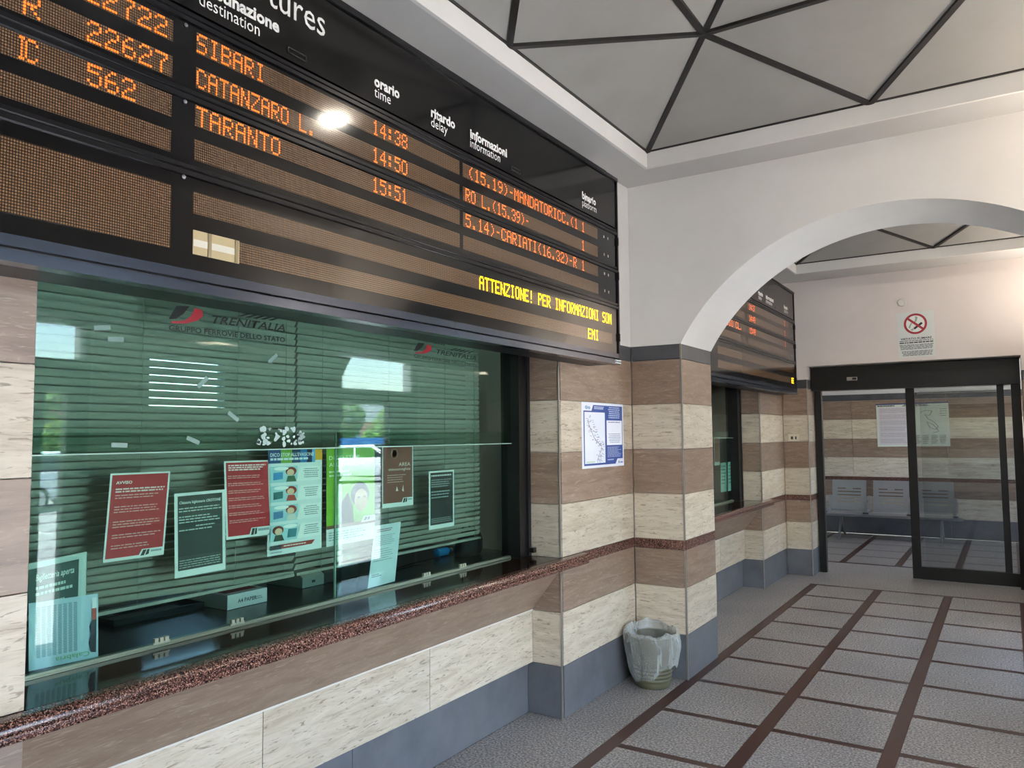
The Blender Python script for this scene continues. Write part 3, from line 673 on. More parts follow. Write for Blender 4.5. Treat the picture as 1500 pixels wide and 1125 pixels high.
# opening hours sign and the leaflet in front of it
s = notice('opening_hours_sign', [(42, 826), (127, 808), (40, 900)], '#b9cfc9', 'dark green opening hours sign standing behind the leaflet at the left', X=-.300)
s.rect('green_field', .0, .12, .86, 1.0, '#12423c'); s.text('sign_heading', 'Biglietteria aperta', .12, .38, .13, '#cfe4dc', width=.66, bold=.01, shear=.2)
s.lines('sign_hours', .12, .50, .80, .74, 2, '#bcd6cd', .5, 111); s.lines('sign_hours', .12, .84, .7, .92, 1, '#bcd6cd', .8, 112)
s = notice('leaflet', [(42, 884), (143.5, 869.4), (42, 983.5)], '#b5d3e2', 'pale blue leaflet printed upside down, standing at the left end of the ticket glass')
for i in range(8): s.polys('leaflet_text', [[(.10+.075*i+.006*(j % 2), .08+.019*j), (.10+.075*i+.006*(j % 2), .089+.019*j), (.155+.075*i, .089+.019*j), (.155+.075*i, .08+.019*j)] for j in range(40)], '#5c7280')
s.text('leaflet_heading', 'Calabria', .86, .875, -.075, '#7fae6a', width=-.50, shear=0)
s.rect('leaflet_tab', .90, .05, .97, .22, '#dfe9ee'); s.rect('leaflet_tab', .90, .22, .97, .40, '#b24a3c'); s.polys('leaflet_picture', [[(.90, .40), (.86, .5), (.88, .62), (.85, .75), (.88, .9), (.96, .92), (.97, .40)]], '#1f2a3a')
# small papers in the second window
def notice2(name, c, color, label, n=4):
    tl, tr, bl = hit(*c[0], 'X', XN), hit(*c[1], 'X', XN), hit(*c[2], 'X', XN)
    s = Sheet(name, tl, tr, bl, color, label, 'paper', thick=.001); s.lines('sheet_text', .12, .1, .9, .8, n, '#4f7f7a', .4, 7); return s
notice2('paper_sheet', [(1055.5, 678), (1064, 677.5), (1056, 721)], '#a9d8d0', 'pale sheet, left of the pair low on the second ticket window', 6)
notice2('paper_sheet', [(1066, 677), (1074.5, 676), (1066.5, 719.5)], '#a9d8d0', 'pale sheet, right of the pair low on the second ticket window', 6)
s = notice2('brown_notice', [(1046, 640), (1054, 640), (1046.5, 682)], '#d5dedd', 'brown notice at the left edge of the second ticket window', 2); s.rect('brown_field', .05, .03, .95, .88, '#7d4a3d')

# ================================================================== DEPARTURE BOARDS
F57 = {}
def _f(ch, rows): F57[ch] = rows.split()
_f('0', '01110 10001 10001 10001 10001 10001 01110'); _f('1', '00100 01100 00100 00100 00100 00100 01110'); _f('2', '01110 10001 00001 00110 01000 10000 11111')
_f('3', '01110 10001 00001 00110 00001 10001 01110'); _f('4', '00010 00110 01010 10010 11111 00010 00010'); _f('5', '11111 10000 11110 00001 00001 10001 01110')
_f('6', '00110 01000 10000 11110 10001 10001 01110'); _f('7', '11111 00001 00010 00100 00100 00100 00100'); _f('8', '01110 10001 10001 01110 10001 10001 01110'); _f('9', '01110 10001 10001 01111 00001 00010 01100')
_f('A', '01110 10001 10001 11111 10001 10001 10001'); _f('B', '11110 10001 10001 11110 10001 10001 11110'); _f('C', '01110 10001 10000 10000 10000 10001 01110'); _f('D', '11110 10001 10001 10001 10001 10001 11110')
_f('E', '11111 10000 10000 11110 10000 10000 11111'); _f('F', '11111 10000 10000 11110 10000 10000 10000'); _f('G', '01110 10001 10000 10111 10001 10001 01110'); _f('I', '01110 00100 00100 00100 00100 00100 01110')
_f('L', '10000 10000 10000 10000 10000 10000 11111'); _f('M', '10001 11011 10101 10101 10001 10001 10001'); _f('N', '10001 11001 11001 10101 10011 10011 10001'); _f('O', '01110 10001 10001 10001 10001 10001 01110')
_f('P', '11110 10001 10001 11110 10000 10000 10000'); _f('R', '11110 10001 10001 11110 10100 10010 10001'); _f('S', '01111 10000 10000 01110 00001 00001 11110'); _f('T', '11111 00100 00100 00100 00100 00100 00100')
_f('Z', '11111 00001 00010 00100 01000 10000 11111'); _f('(', '00010 00100 01000 01000 01000 00100 00010'); _f(')', '01000 00100 00010 00010 00010 00100 01000'); _f('-', '00000 00000 00000 01110 00000 00000 00000')
_f('.', '00000 00000 00000 00000 00000 01100 01100'); _f(':', '00000 01100 01100 00000 01100 01100 00000'); _f('!', '00100 00100 00100 00100 00100 00000 00100'); _f(' ', '00000 00000 00000 00000 00000 00000 00000')
LED_O = mat('#ff6a1c', .4, 0, .75); LED_Y = mat('#ffc800', .4, 0, 1.5)
def led_strip_mat():
    m, nt, b = newmat('led_matrix'); tc = nt.nodes.new('ShaderNodeTexCoord'); sp = nt.nodes.new('ShaderNodeSeparateXYZ'); nt.links.new(tc.outputs['Object'], sp.inputs[0])
    prev = None
    for ax, pitch in (('Y', .0069), ('Z', .0078)):
        a = nt.nodes.new('ShaderNodeMath'); a.operation = 'DIVIDE'; a.inputs[1].default_value = pitch; nt.links.new(sp.outputs[ax], a.inputs[0])
        f = nt.nodes.new('ShaderNodeMath'); f.operation = 'FRACT'; nt.links.new(a.outputs[0], f.inputs[0])
        d = nt.nodes.new('ShaderNodeMath'); d.operation = 'SUBTRACT'; d.inputs[1].default_value = .5; nt.links.new(f.outputs[0], d.inputs[0])
        g = nt.nodes.new('ShaderNodeMath'); g.operation = 'ABSOLUTE'; nt.links.new(d.outputs[0], g.inputs[0])
        l = nt.nodes.new('ShaderNodeMath'); l.operation = 'LESS_THAN'; l.inputs[1].default_value = .36; nt.links.new(g.outputs[0], l.inputs[0])
        if prev:
            mu = nt.nodes.new('ShaderNodeMath'); mu.operation = 'MULTIPLY'; nt.links.new(prev.outputs[0], mu.inputs[0]); nt.links.new(l.outputs[0], mu.inputs[1]); prev = mu
        else: prev = l
    mx = nt.nodes.new('ShaderNodeMixRGB'); mx.inputs[1].default_value = srgb('#1a1410'); mx.inputs[2].default_value = srgb('#745a42')
    nt.links.new(prev.outputs[0], mx.inputs[0]); nt.links.new(mx.outputs[0], b.inputs['Base Color']); b.inputs['Roughness'].default_value = .12; b.inputs['IOR'].default_value = 1.6
    return m
LEDM = led_strip_mat()
XB = .23
ROWS = [(2.838, 2.90), (2.728, 2.79), (2.609, 2.671), (2.503, 2.565), (2.338, 2.402), (2.218, 2.28)]
def board(Yl, Yr, label, left_end, cols, texts, heads, notches, big):
    r = empty('departure_board', (0, (Yl+Yr)/2, 2.1)); tag(r, label, 'board', 'departure boards above the ticket windows')
    P = lambda o: under_parent(o, r)
    P(MB().box(.002, .205, Yl, Yr, 2.10, 3.285).build('housing', mat('#111114', .4)))
    P(MB().box(.02, .19, Yl+.05, Yr-.07, 3.285, 3.325).build('top_cap', BLACK))
    P(MB().box(.205, .226, Yl+.02, Yr-.02, 2.962, 3.262).build('header_panel', GLOSS))
    P(MB().box(.205, .224, Yl+.015, Yr-.015, 2.16, 2.955).build('face_panel', mat('#0e0e10', .10)))
    P(MB().box(.205, .236, Yl, Yr, 3.262, 3.285).build('top_rail', RAIL))
    for z in (2.918, 2.678, 2.446):
        P(MB().box(.205, .232, Yl, Yr, z, z+.014).build('cover_rail', RAIL)); P(MB().box(.205, .229, Yl, Yr, z+.022, z+.034).build('cover_rail', RAIL))
    BR = mat('#3a3f4c', .22, .55)
    P(MB().box(.205, .232, Yl, Yr, 2.133, 2.162).build('bottom_rail', BR)); P(MB().box(.18, .236, Yl, Yr, 2.094, 2.124).build('bottom_rail', BR))
    for y in (Yl, Yr-.016): P(MB().box(.205, .233, y, y+.016, 2.124, 3.262).build('end_rail', RAIL))
    for k, (z0, z1) in enumerate(ROWS):
        for a, b in cols[k]: P(MB().box(.2235, .2250, a, b, z0-.002, z1+.002).build('led_panel', LEDM))
    for a, b, z0, z1 in big: P(MB().box(.2235, .2250, a, b, z0, z1).build('led_panel', LEDM))
    for y0, y1, row, txt, em in texts:
        z0, z1 = ROWS[row]; n = len(txt); cw = (y1-y0)/(n*6-1); rh = (z1-z0)/7; f = .47 if em else .36
        for i, ch in enumerate(txt):
            if ch == ' ': continue
            mb = MB()
            for rr, bits in enumerate(F57[ch]):
                for cc, bit in enumerate(bits):
                    if bit == '1':
                        y = y0+(i*6+cc+.5)*cw; z = z1-(rr+.5)*rh
                        mb.poly([(.2256, y-cw*f, z-rh*f), (.2256, y+cw*f, z-rh*f), (.2256, y+cw*f, z+rh*f), (.2256, y-cw*f, z+rh*f)])
            P(mb.build('led_character', LED_Y if em else LED_O, fix=False))
    s = Sheet('x', (.2265, Yl, 3.262), (.2265, Yr, 3.262), (.2265, Yl, 2.962), '#ffffff', parent=r, rootless=True, rough=.5)
    W = Yr-Yl; H = .30
    for y0, y1, zb, txt, bold, cap in heads:
        o = s.text('heading_bold' if bold else 'heading_light', txt, (y0-Yl)/W, (3.262-zb)/H, cap/H, '#d9d7d2', width=(y1-y0)/W, bold=.035 if bold else 0); P(o)
    for y in notches:
        mb = MB(); z = 2.985; h = .022; L = .085; t = .004
        mb.box(.226, .229, y, y+L, z, z+t).box(.226, .229, y, y+L, z+h-t, z+h).box(.226, .229, y, y+t, z, z+h).box(.226, .229, y+L-t, y+L, z, z+h); P(mb.build('finger_pull', mat('#2b2b2d', .4)))
    for k in range(4):
        for d in (0, .055): P(MB().box(.224, .2265, Yr-.20+d, Yr-.188+d, ROWS[k][0]+.025, ROWS[k][0]+.04).build('indicator', mat('#8d8a86', .3)))
    for z in (2.85, 2.63, 2.24): P(MB().box(.233, .238, Yr-.013, Yr-.006, z, z+.05).build('latch', BLACK))
    return r, P
BC = [[(-3.33, -2.715), (-2.637, -1.29), (-1.265, .105)]]*4+[[(-2.637, .285)]]*2
T1 = [(-2.978, -2.733, 0, '22722', 0), (-2.968, -2.730, 1, '22627', 0), (-2.964, -2.827, 2, '562', 0), (-3.128, -3.085, 1, 'R', 0), (-3.139, -3.115, 2, 'I', 0), (-3.12, -3.088, 2, 'C', 0), (-3.128, -3.085, 0, 'R', 0),
      (-2.636, -2.379, 0, 'SIBARI', 0), (-2.634, -2.154, 1, 'CATANZARO L.', 0), (-2.632, -2.31, 2, 'TARANTO', 0), (-1.858, -1.651, 0, '14:38', 0), (-1.858, -1.651, 1, '14:50', 0), (-1.858, -1.651, 2, '15:51', 0),
      (-1.223, -.150, 0, '(15.19)-MANDATORICC.(1', 0), (-1.246, -.69, 1, 'RO L.(15.39)-', 0), (-1.246, -.170, 2, '5.14)-CARIATI(16.32)-R', 0), (-.105, -.062, 0, '1', 0), (-.108, -.065, 1, '1', 0), (-.112, -.069, 2, '1', 0),
      (-1.14, .278, 4, 'ATTENZIONE! PER INFORMAZIONI SON', 1), (-.04, .095, 5, 'EMI', 1)]
H1 = [(-2.66, -2.112, 3.115, 'departures', 0, .10), (-2.632, -2.321, 3.038, 'destinazione', 1, .042), (-2.632, -2.403, 2.990, 'destination', 0, .042), (-1.852, -1.702, 3.036, 'orario', 1, .042), (-1.851, -1.756, 2.992, 'time', 0, .042),
      (-1.498, -1.326, 3.036, 'ritardo', 1, .042), (-1.498, -1.382, 2.992, 'delay', 0, .042), (-1.211, -.899, 3.036, 'informazioni', 1, .042), (-1.211, -.961, 2.992, 'information', 0, .042), (-.095, .081, 3.036, 'binario', 1, .042), (-.097, .088, 2.992, 'platform', 0, .042)]
b1, P1 = board(-3.36, .385, 'long black departure board with orange rows above the near ticket window', True, BC, T1, H1, [-2.285, -.858], [(-3.33, -2.71, 2.214, 2.404)])
for y, z in ((-2.674, 2.905), (-2.672, 2.668), (-2.672, 2.438)): P1(MB().lathe([(.007, 0), (.006, .003), (.001, .004)], (.226, y, z), 12, 'X').build('screw', mat('#8f9296', .3, .8)))
s = Sheet('maker_tag', (.2365, .30, 2.122), (.2365, .384, 2.122), (.2365, .30, 2.100), '#d9dcdc', parent=b1); s.o.matrix_parent_inverse = Matrix.Translation(-b1.location)
o = s.polys('arrow_mark', [[(.0, .5), (.18, 1), (.18, 0)]], '#15161a'); o = s.lines('maker_print', .25, .3, .98, .8, 1, '#55585c', .8, 3, ragged=.02)
P1(MB().box(.2252, .226, -2.636, -2.47, 2.212, 2.286).build('exposed_module', mat('#b3a07a', .4)))
P1(MB().box(.2261, .2266, -2.634, -2.48, 2.237, 2.258).build('exposed_module_gap', mat('#cfc9bb', .4)))
for y in (-2.585, -2.487): P1(MB().box(.2267, .229, y, y+.012, 2.213, 2.285).build('module_bracket', mat('#8d7c5c', .4)))
Y0b, Y1b = 2.10, 5.20
BC2 = [[(Y0b+.05, 3.20), (3.28, 4.92)]]*4+[[(2.35, 5.08)]]*2
T2 = [(3.34, 3.545, 0, '14:37', 0), (3.34, 3.545, 1, '14:49', 0), (3.34, 3.545, 2, '15:49', 0), (2.42, 3.08, 2, 'REGGIO CL.', 0), (2.42, 3.0, 0, 'CROTONE', 0), (4.715, 4.758, 0, '1', 0), (4.715, 4.758, 1, '1', 0), (4.715, 4.758, 2, '1', 0), (4.98, 5.08, 5, 'EE', 1)]
H2 = [(3.68, 3.85, 3.036, 'ritardo', 1, .042), (3.68, 3.80, 2.992, 'delay', 0, .042), (3.96, 4.27, 3.036, 'informazioni', 1, .042), (3.96, 4.21, 2.992, 'information', 0, .042), (4.72, 4.89, 3.036, 'binario', 1, .042), (4.72, 4.90, 2.992, 'platform', 0, .042)]
board(Y0b, Y1b, 'smaller departure board partly hidden behind the arch', False, BC2, T2, H2, [4.35], [])

# ================================================================== WALL POSTER, SIGNS, SOCKET
tl, tr, bl = Vector((.0018, .290, 1.868)), Vector((.0018, .915, 1.868)), Vector((.0018, .290, 1.444))
s = Sheet('map_poster', tl, tr, bl, '#e6e8f2', 'white and blue network map poster taped to the striped pilaster', 'poster', thick=.0012)
BL = '#2c4a92'
s.polys('blue_field', [[(.04, .13), (.04, .96), (.78, .96), (.83, .88), (.97, .88), (.97, .04), (.26, .04), (.22, .13)]], BL)
s.rect('map_field', .06, .15, .53, .93, '#e9ecf6'); s.rect('info_field', .57, .27, .955, .66, '#eef0f8')
s.lines('poster_title', .28, .06, .52, .11, 2, '#cdd6ee', .6, 1, ragged=.1); s.lines('poster_title', .58, .06, .95, .25, 6, '#c3cdea', .45, 2, center=True); s.lines('poster_text', .60, .29, .92, .32, 1, '#7c86a4', .5, 3, center=True)
s.lines('poster_text', .60, .48, .93, .64, 6, '#7c86a4', .35, 4, center=True); s.lines('poster_text', .58, .69, .94, .86, 8, '#b9c5e6', .4, 5); s.lines('poster_text', .58, .88, .78, .91, 1, '#b9c5e6', .6, 6)
rnd = random.Random(5); ps = []
path = [(.13, .25), (.15, .33), (.18, .40), (.22, .46), (.26, .53), (.31, .58), (.38, .63), (.44, .66), (.42, .75), (.36, .84), (.33, .90)]
for (u0, v0), (u1, v1) in zip(path, path[1:]):
    d = Vector((u1-u0, v1-v0)); nrm = Vector((-d.y, d.x)).normalized()*.004; ps.append([(u0-nrm.x, v0-nrm.y), (u0+nrm.x, v0+nrm.y), (u1+nrm.x, v1+nrm.y), (u1-nrm.x, v1-nrm.y)])
s.polys('route_line', ps, '#8a6a72'); ps = []
for u, v in path:
    for _ in range(9):
        a, b = u+rnd.uniform(-.05, .10), v+rnd.uniform(-.05, .05)
        if .07 < a < .48 and .17 < b < .92: ps.append([(a, b), (a, b+.006), (a+rnd.uniform(.02, .05), b+.006), (a+.03, b)])
s.polys('place_names', ps, '#70788c'); s.polys('logo_mark', [s.ellipse(.10, .08, .035, .03, 12), s.ellipse(.16, .085, .03, .025, 12)], '#9fb0cc'); s.polys('logo_mark', [[(.84, .95), (.86, .90), (.88, .95)], [(.89, .93), (.96, .93), (.96, .95), (.89, .95)]], '#5b7db0')
s.rect('map_legend', .08, .895, .28, .92, '#c9d8c8')
# no smoking sign
ns = Sheet('no_smoking_sign', (1.266, YE-.002, 2.978), (1.630, YE-.002, 2.982), (1.268, YE-.002, 2.472), '#cfd3d0', 'grey no smoking sign with red prohibition ring above the sliding door', 'sign', thick=.003)
ns.n = Vector((0, -1, 0)); s = ns
cu, cv, ra = .5, .265, .315; rv = ra*s.W/s.H
ring = []
for i in range(36):
    a, b = 2*math.pi*i/36, 2*math.pi*(i+1)/36; q = lambda t, k: (cu+ra*k*math.cos(t), cv-rv*k*math.sin(t))
    ring.append([q(a, .80), q(b, .80), q(b, 1), q(a, 1)])
s.polys('sign_disc', [s.ellipse(cu, cv, ra*.82, rv*.82, 32)], '#dde0dc')
s.polys('smoke_mark', [[(.50, .10), (.57, .12), (.55, .19), (.50, .24), (.46, .24), (.50, .17)], [(.33, .30), (.38, .24), (.42, .24), (.37, .31), (.36, .35), (.31, .35)]], '#8fa098')
s.polys('cigarette', [[(.44, .355), (.66, .235), (.70, .27), (.48, .39)], ], '#15181b'); s.polys('cigarette_tip', [[(.36, .385), (.43, .355), (.47, .39), (.40, .42)]], '#a9aba6')
s.polys('prohibition_ring', ring, '#9c2430')
dx, dy = math.cos(math.radians(40)), math.sin(math.radians(40))
s.polys('prohibition_bar', [[(cu-ra*.86*dx-.028, cv-rv*.86*dy+.012), (cu-ra*.86*dx+.028, cv-rv*.86*dy-.016), (cu+ra*.86*dx+.028, cv+rv*.86*dy-.012), (cu+ra*.86*dx-.028, cv+rv*.86*dy+.016)]], '#9c2430')
s.text('sign_lettering', 'VIETATO FUMARE', .08, .605, .042, '#22262b', width=.84, bold=.02)
s.lines('sign_text', .05, .625, .96, .645, 1, '#4a4f54', .7, 1, ragged=.02); s.lines('sign_text_bold', .05, .66, .97, .69, 1, '#25292e', .8, 2, ragged=.02)
s.lines('sign_text', .04, .715, .97, .83, 4, '#565b60', .5, 3, ragged=.1, center=True); s.lines('sign_text', .08, .855, .95, .97, 4, '#565b60', .5, 4, ragged=.2, center=True)
# round cover plate
p = hit(1321, 443.5, 'Y', YE)
rc = empty('round_cover_plate', (p.x, YE, p.z)); tag(rc, 'small round white cover plate above the no smoking sign', 'cover plate')
MB().lathe([(.045, 0), (.045, -.010), (.036, -.016), (.034, -.013)], (0, 0, 0), 28, 'Y', cap=False).build('rim', mat('#c9c5c0', .5), rc, smooth=True); MB().lathe([(.001, -.013), (.0345, -.013), (.0345, -.011), (.001, -.011)], (0, 0, 0), 28, 'Y').build('disc', mat('#d2cec9', .5), rc)
# socket
so = empty('wall_socket', (.122, YE, 1.60)); tag(so, 'cream wall socket on the pier beside the sliding door', 'socket')
MB().box(-.066, .066, -.010, 0, -.041, .041).build('socket_plate', mat('#d8cfb8', .4), so, bevel=.003)
for x, wd in ((-.022, .026), (.022, .016)): MB().box(x-wd/2, x+wd/2, -.0125, -.009, -.018, .016).build('socket_insert', mat('#1b1a19', .4), so)
MB().box(-.03, -.01, -.013, -.0105, -.006, .006).build('socket_switch', mat('#3a3835', .4), so)

# ================================================================== SLIDING DOOR AT THE END
YD = 5.83
d3 = empty('door_3', (1.34, YD, 0)); tag(d3, 'black framed sliding glass door, left half open', None, None, 'structure')
def D(nm, m, *a, bevel=0): return under_parent(box(nm, m, None, *a, bevel=bevel), d3)
D('door_header', BLACK, DX0+.01, DX1-.012, 5.64, 5.86, 2.155, 2.43, bevel=.004); D('jamb', BLACK, DX0+.01, DX0+.085, 5.80, 5.88, 0, 2.16); D('jamb', BLACK, DX1-.10, DX1-.012, 5.72, 5.88, 0, 2.16)
o = D('sensor', mat('#9a948c', .4), .70, .81, 5.615, 5.64, 2.26, 2.30, bevel=.004); D('sensor_eye', mat('#3a3634', .2), .76, .805, 5.612, 5.616, 2.268, 2.292)
D('leading_stile', BLACK, 1.285, 1.375, 5.815, 5.855, .012, 2.155); D('trailing_stile', BLACK, 2.17, 2.235, 5.83, 5.87, .02, 2.155)
D('leaf_bottom_rail', BLACK, 1.375, DX1-.012, 5.80, 5.86, .012, .15); D('leaf_pane', GREY_GLASS, 1.375, DX1-.10, 5.832, 5.838, .15, 2.155)
D('side_pane', CLEAR, 1.42, 2.2, 5.858, 5.863, .02, 2.12); D('pane_rail', mat('#8b8a86', .4, .5), 1.40, 2.17, 5.826, 5.832, 2.085, 2.095)

# ================================================================== WAITING ROOM BENCH AND POSTER
bn = empty('waiting_bench', (.66, 9.25, 0)); tag(bn, 'row of three perforated grey metal seats in the waiting room', 'bench')
MB().box(-.98, .98, -.03, .03, .33, .38).build('beam', STEEL, bn)
for k, x in enumerate((-.61, 0, .61)):
    w2 = .255
    MB().prism([(-.30, .37), (-.33, .385), (-.33, .40), (-.26, .425), (.10, .405), (.16, .43), (.16, .415), (.10, .388), (-.25, .408)], 'X', x-w2, x+w2).build('seat', STEEL, bn)
    bk = empty('backrest', (x, 0, 0)); bk.parent = bn
    def Q(nm, x0, x1, z0, z1):
        y = lambda z: .15+(z-.42)*.22
        MB().prism([(y(z0), z0), (y(z0)+.006, z0), (y(z1)+.006, z1), (y(z1), z1)], 'X', x0, x1).build(nm, STEEL, bk)
    Q('back_side', -w2, -.175, .42, .89); Q('back_side', .175, w2, .42, .89); zb = .42
    for z0, z1 in ((.535, .553), (.59, .606), (.643, .661), (.695, .713), (.745, .763)):
        Q('back_band', -.175, .175, zb, z0); zb = z1
        if z0 == .745: Q('back_bridge', -.05, .05, z0, z1)
    Q('back_band', -.175, .175, zb, .89)
for x in (-.89, -.305, .305, .89):
    MB().prism([(-.27, .40), (-.25, .39), (.12, .40), (.2, .64), (.17, .65), (.1, .44), (-.24, .43), (-.26, .60), (-.28, .60)], 'X', x-.02, x+.02).build('arm_bracket', STEEL, bn)
    MB().box(x-.04, x+.04, -.285, -.24, .405, .42).build('arm_pad', BLACK, bn)
for x in (-.70, .70): MB().tube([(x, -.01, .33), (x, -.25, .03), (x, -.36, .012)], .018, 10).build('leg', STEEL, bn, smooth=True); MB().tube([(x, .01, .33), (x, .22, .03), (x, .30, .012)], .018, 10).build('leg', STEEL, bn, smooth=True)
s = Sheet('timetable_poster', (.452, 9.794, 2.115), (1.485, 9.794, 2.125), (.455, 9.794, 1.42), '#d3dacb', 'large pale poster with text columns and a rail map on the waiting room wall', 'poster', thick=.004); s.n = Vector((0, -1, 0))
s.rect('blue_top', 0, 0, 1, .03, '#2c4170'); s.rect('text_sheet', .03, .09, .46, .96, '#cfc8cc'); s.lines('poster_title', .02, .04, .28, .075, 1, '#4a4a40', .8, 1, ragged=.05); s.lines('poster_title', .33, .035, .78, .085, 2, '#2b2b2b', .6, 2, center=True)
for i in range(6): s.lines('poster_text', .05, .12+.14*i, .44, .12+.14*i+.11, 5, '#9a8f98', .3, 10+i, ragged=.15)
rnd = random.Random(8); ps = []
pth = [(.62, .22), (.70, .18), (.78, .2), (.74, .3), (.68, .28), (.72, .38), (.80, .45), (.85, .55), (.82, .62), (.74, .58), (.70, .45), (.78, .5), (.86, .66), (.78, .70)]
for (u0, v0), (u1, v1) in zip(pth, pth[1:]):
    d = Vector((u1-u0, v1-v0)); n2 = Vector((-d.y, d.x)).normalized()*.004; ps.append([(u0-n2.x, v0-n2.y), (u0+n2.x, v0+n2.y), (u1+n2.x, v1+n2.y), (u1-n2.x, v1-n2.y)])
s.polys('route_line', ps, '#6a7472'); s.lines('map_key', .88, .15, .98, .35, 4, '#8a928a', .3, 31)
for c in range(4): s.lines('map_index', .52+.115*c, .74, .52+.115*c+.10, .95, 9, '#6a726a', .45, 40+c)

# ================================================================== WASTE BIN
wb_ = empty('waste_bin', (.205, .862, 0)); tag(wb_, 'small olive plastic waste bin lined with a clear bag in the stone corner', 'waste bin')
prof = [(.001, .004), (.108, .0), (.116, .008), (.118, .03)]
for i in range(10): z = .04+.012*i; prof += [(.118+.006*(i % 2)+.0012*i, z)]
prof += [(.135, .17), (.148, .315), (.156, .325), (.154, .33), (.146, .322), (.128, .17), (.112, .012), (.001, .012)]
MB().lathe(prof, n=40, cap=False).build('bin_body', mat('#59563f', .6), wb_, smooth=True)
m = bpy.data.materials.new('clear_plastic_bag'); m.use_nodes = True; nt = m.node_tree; nt.nodes.clear()
out = nt.nodes.new('ShaderNodeOutputMaterial'); mx = nt.nodes.new('ShaderNodeMixShader'); tr_ = nt.nodes.new('ShaderNodeBsdfTransparent'); pb_ = nt.nodes.new('ShaderNodeBsdfPrincipled')
pb_.inputs['Base Color'].default_value = srgb('#c9cdc8'); pb_.inputs['Roughness'].default_value = .16; pb_.inputs['Specular IOR Level'].default_value = .9
lw = nt.nodes.new('ShaderNodeLayerWeight'); lw.inputs[0].default_value = .35; mr = nt.nodes.new('ShaderNodeMapRange'); mr.inputs['To Min'].default_value = .22; mr.inputs['To Max'].default_value = .90
nt.links.new(lw.outputs['Facing'], mr.inputs['Value']); nt.links.new(mr.outputs[0], mx.inputs[0]); nt.links.new(tr_.outputs[0], mx.inputs[1]); nt.links.new(pb_.outputs[0], mx.inputs[2]); nt.links.new(mx.outputs[0], out.inputs[0])
rnd = random.Random(21); mb = MB(); n = 56
ph = [rnd.uniform(0, 6.28) for _ in range(6)]
def wob(t, k): return .5*math.sin(5*t+ph[0]+k)+.35*math.sin(9*t+ph[1]-k*1.3)+.25*math.sin(17*t+ph[2]+2*k)
rings = [(.118, .10, 0), (.134, .24, .002), (.146, .325, .003), (.160, .356, .010), (.178, .345, .010), (.186, .30, .014), (.184, .245, .016), (.172, .185, .016), (.158, .135, .014), (.148, .10, .012)]
def fold(t, k): return abs(math.sin(3.5*t+ph[0]+.25*k))+.6*abs(math.sin(6.5*t+ph[1]-.35*k))-.9+.25*math.sin(15*t+ph[2]+k)
for k, (r0, z0, a) in enumerate(rings):
    for i in range(n):
        t = 2*math.pi*i/n; rr = r0+a*fold(t, k); zz = z0
        if 1 < k < 6: zz += .014*wob(t, 3)+.035*max(0, math.cos(t-2.3))*(1 if k > 2 else .3)
        if k >= 6: zz += (.045*math.cos(2*(t+.2))+.012*math.sin(7*t))*((k-5)/4)
        mb.v.append((rr*math.cos(t), rr*math.sin(t), zz))
for k in range(len(rings)-1):
    for i in range(n): mb.f.append((k*n+i, k*n+(i+1) % n, (k+1)*n+(i+1) % n, (k+1)*n+i))
mb.build('bin_bag', m, wb_, fix=False)

# ================================================================== WALL LAMPS (street wall) AND CEILING LAMPS
def sconce(y, z, label, e=15):
    r = empty('wall_lamp', (XW, y, z)); tag(r, label, 'lamp', 'uplights on the street wall')
    MB().prism([(0, -.09), (-.09, -.05), (-.16, .03), (-.15, .035), (-.085, -.03), (0, -.06)], 'Y', -.16, .16).build('lamp_shade', mat('#8f8b84', .4, .4), r)
    MB().box(-.14, -.004, -.16, -.152, -.05, .03).build('lamp_end', mat('#8f8b84', .4, .4), r); MB().box(-.14, -.004, .152, .16, -.05, .03).build('lamp_end', mat('#8f8b84', .4, .4), r)
    MB().lathe([(.012, -.12), (.014, 0), (.012, .12)], (-.07, 0, -.005), 12, 'Y').build('lamp_tube', mat('#ffe2b0', .4, 0, 30), r)
    l = bpy.data.lights.new('lamp_light', 'AREA'); l.shape = 'RECTANGLE'; l.size = .26; l.size_y = .1; l.energy = e; l.color = (1, .90, .78)
    lo = bpy.data.objects.new('lamp_light', l); COL.objects.link(lo); lo.parent = r; lo.location = (-.075, 0, .035); lo.rotation_euler = (math.pi, 0, math.pi/2)
sconce(.50, 2.47, 'wall uplight on the street wall opposite the near pilaster'); sconce(4.85, 2.47, 'wall uplight on the street wall near the sliding door', 20)
sconce(-4.2, 2.47, 'wall uplight on the street wall behind the viewer')

def spotlight(loc, label, e):
    cl = empty('ceiling_spotlight', loc); tag(cl, label, 'lamp', 'round spotlights under the faceted ceilings')
    MB().tube([(0, 0, .12), (0, 0, -.02)], .012, 8).build('lamp_stem', mat('#8d8d8a', .4, .5), cl)
    MB().lathe([(.03, 0), (.10, -.06), (.115, -.10), (.105, -.098), (.03, -.03)], (0, 0, -.01), 28, cap=False).build('lamp_reflector', mat('#c4c4c0', .4, .4), cl, smooth=True)
    MB().lathe([(.001, -.092), (.075, -.092), (.085, -.085), (.001, -.08)], (0, 0, -.01), 24).build('lamp_glass', mat('#fff1d6', .4, 0, 10), cl)
    l = bpy.data.lights.new('lamp_light', 'AREA'); l.shape = 'DISK'; l.size = .16; l.energy = e; l.color = (1, .92, .80)
    lo = bpy.data.objects.new('lamp_light', l); COL.objects.link(lo); lo.parent = cl; lo.location = (0, 0, -.106)
spotlight((1.86, -.48, 3.86), 'round spotlight hanging under the faceted ceiling in the near bay', 2.5)
spotlight((1.86, 3.6, 3.86), 'added unseen spotlight beyond the arch, brightening the end wall', 9)  # second spotlight added out of view to lift the end wall

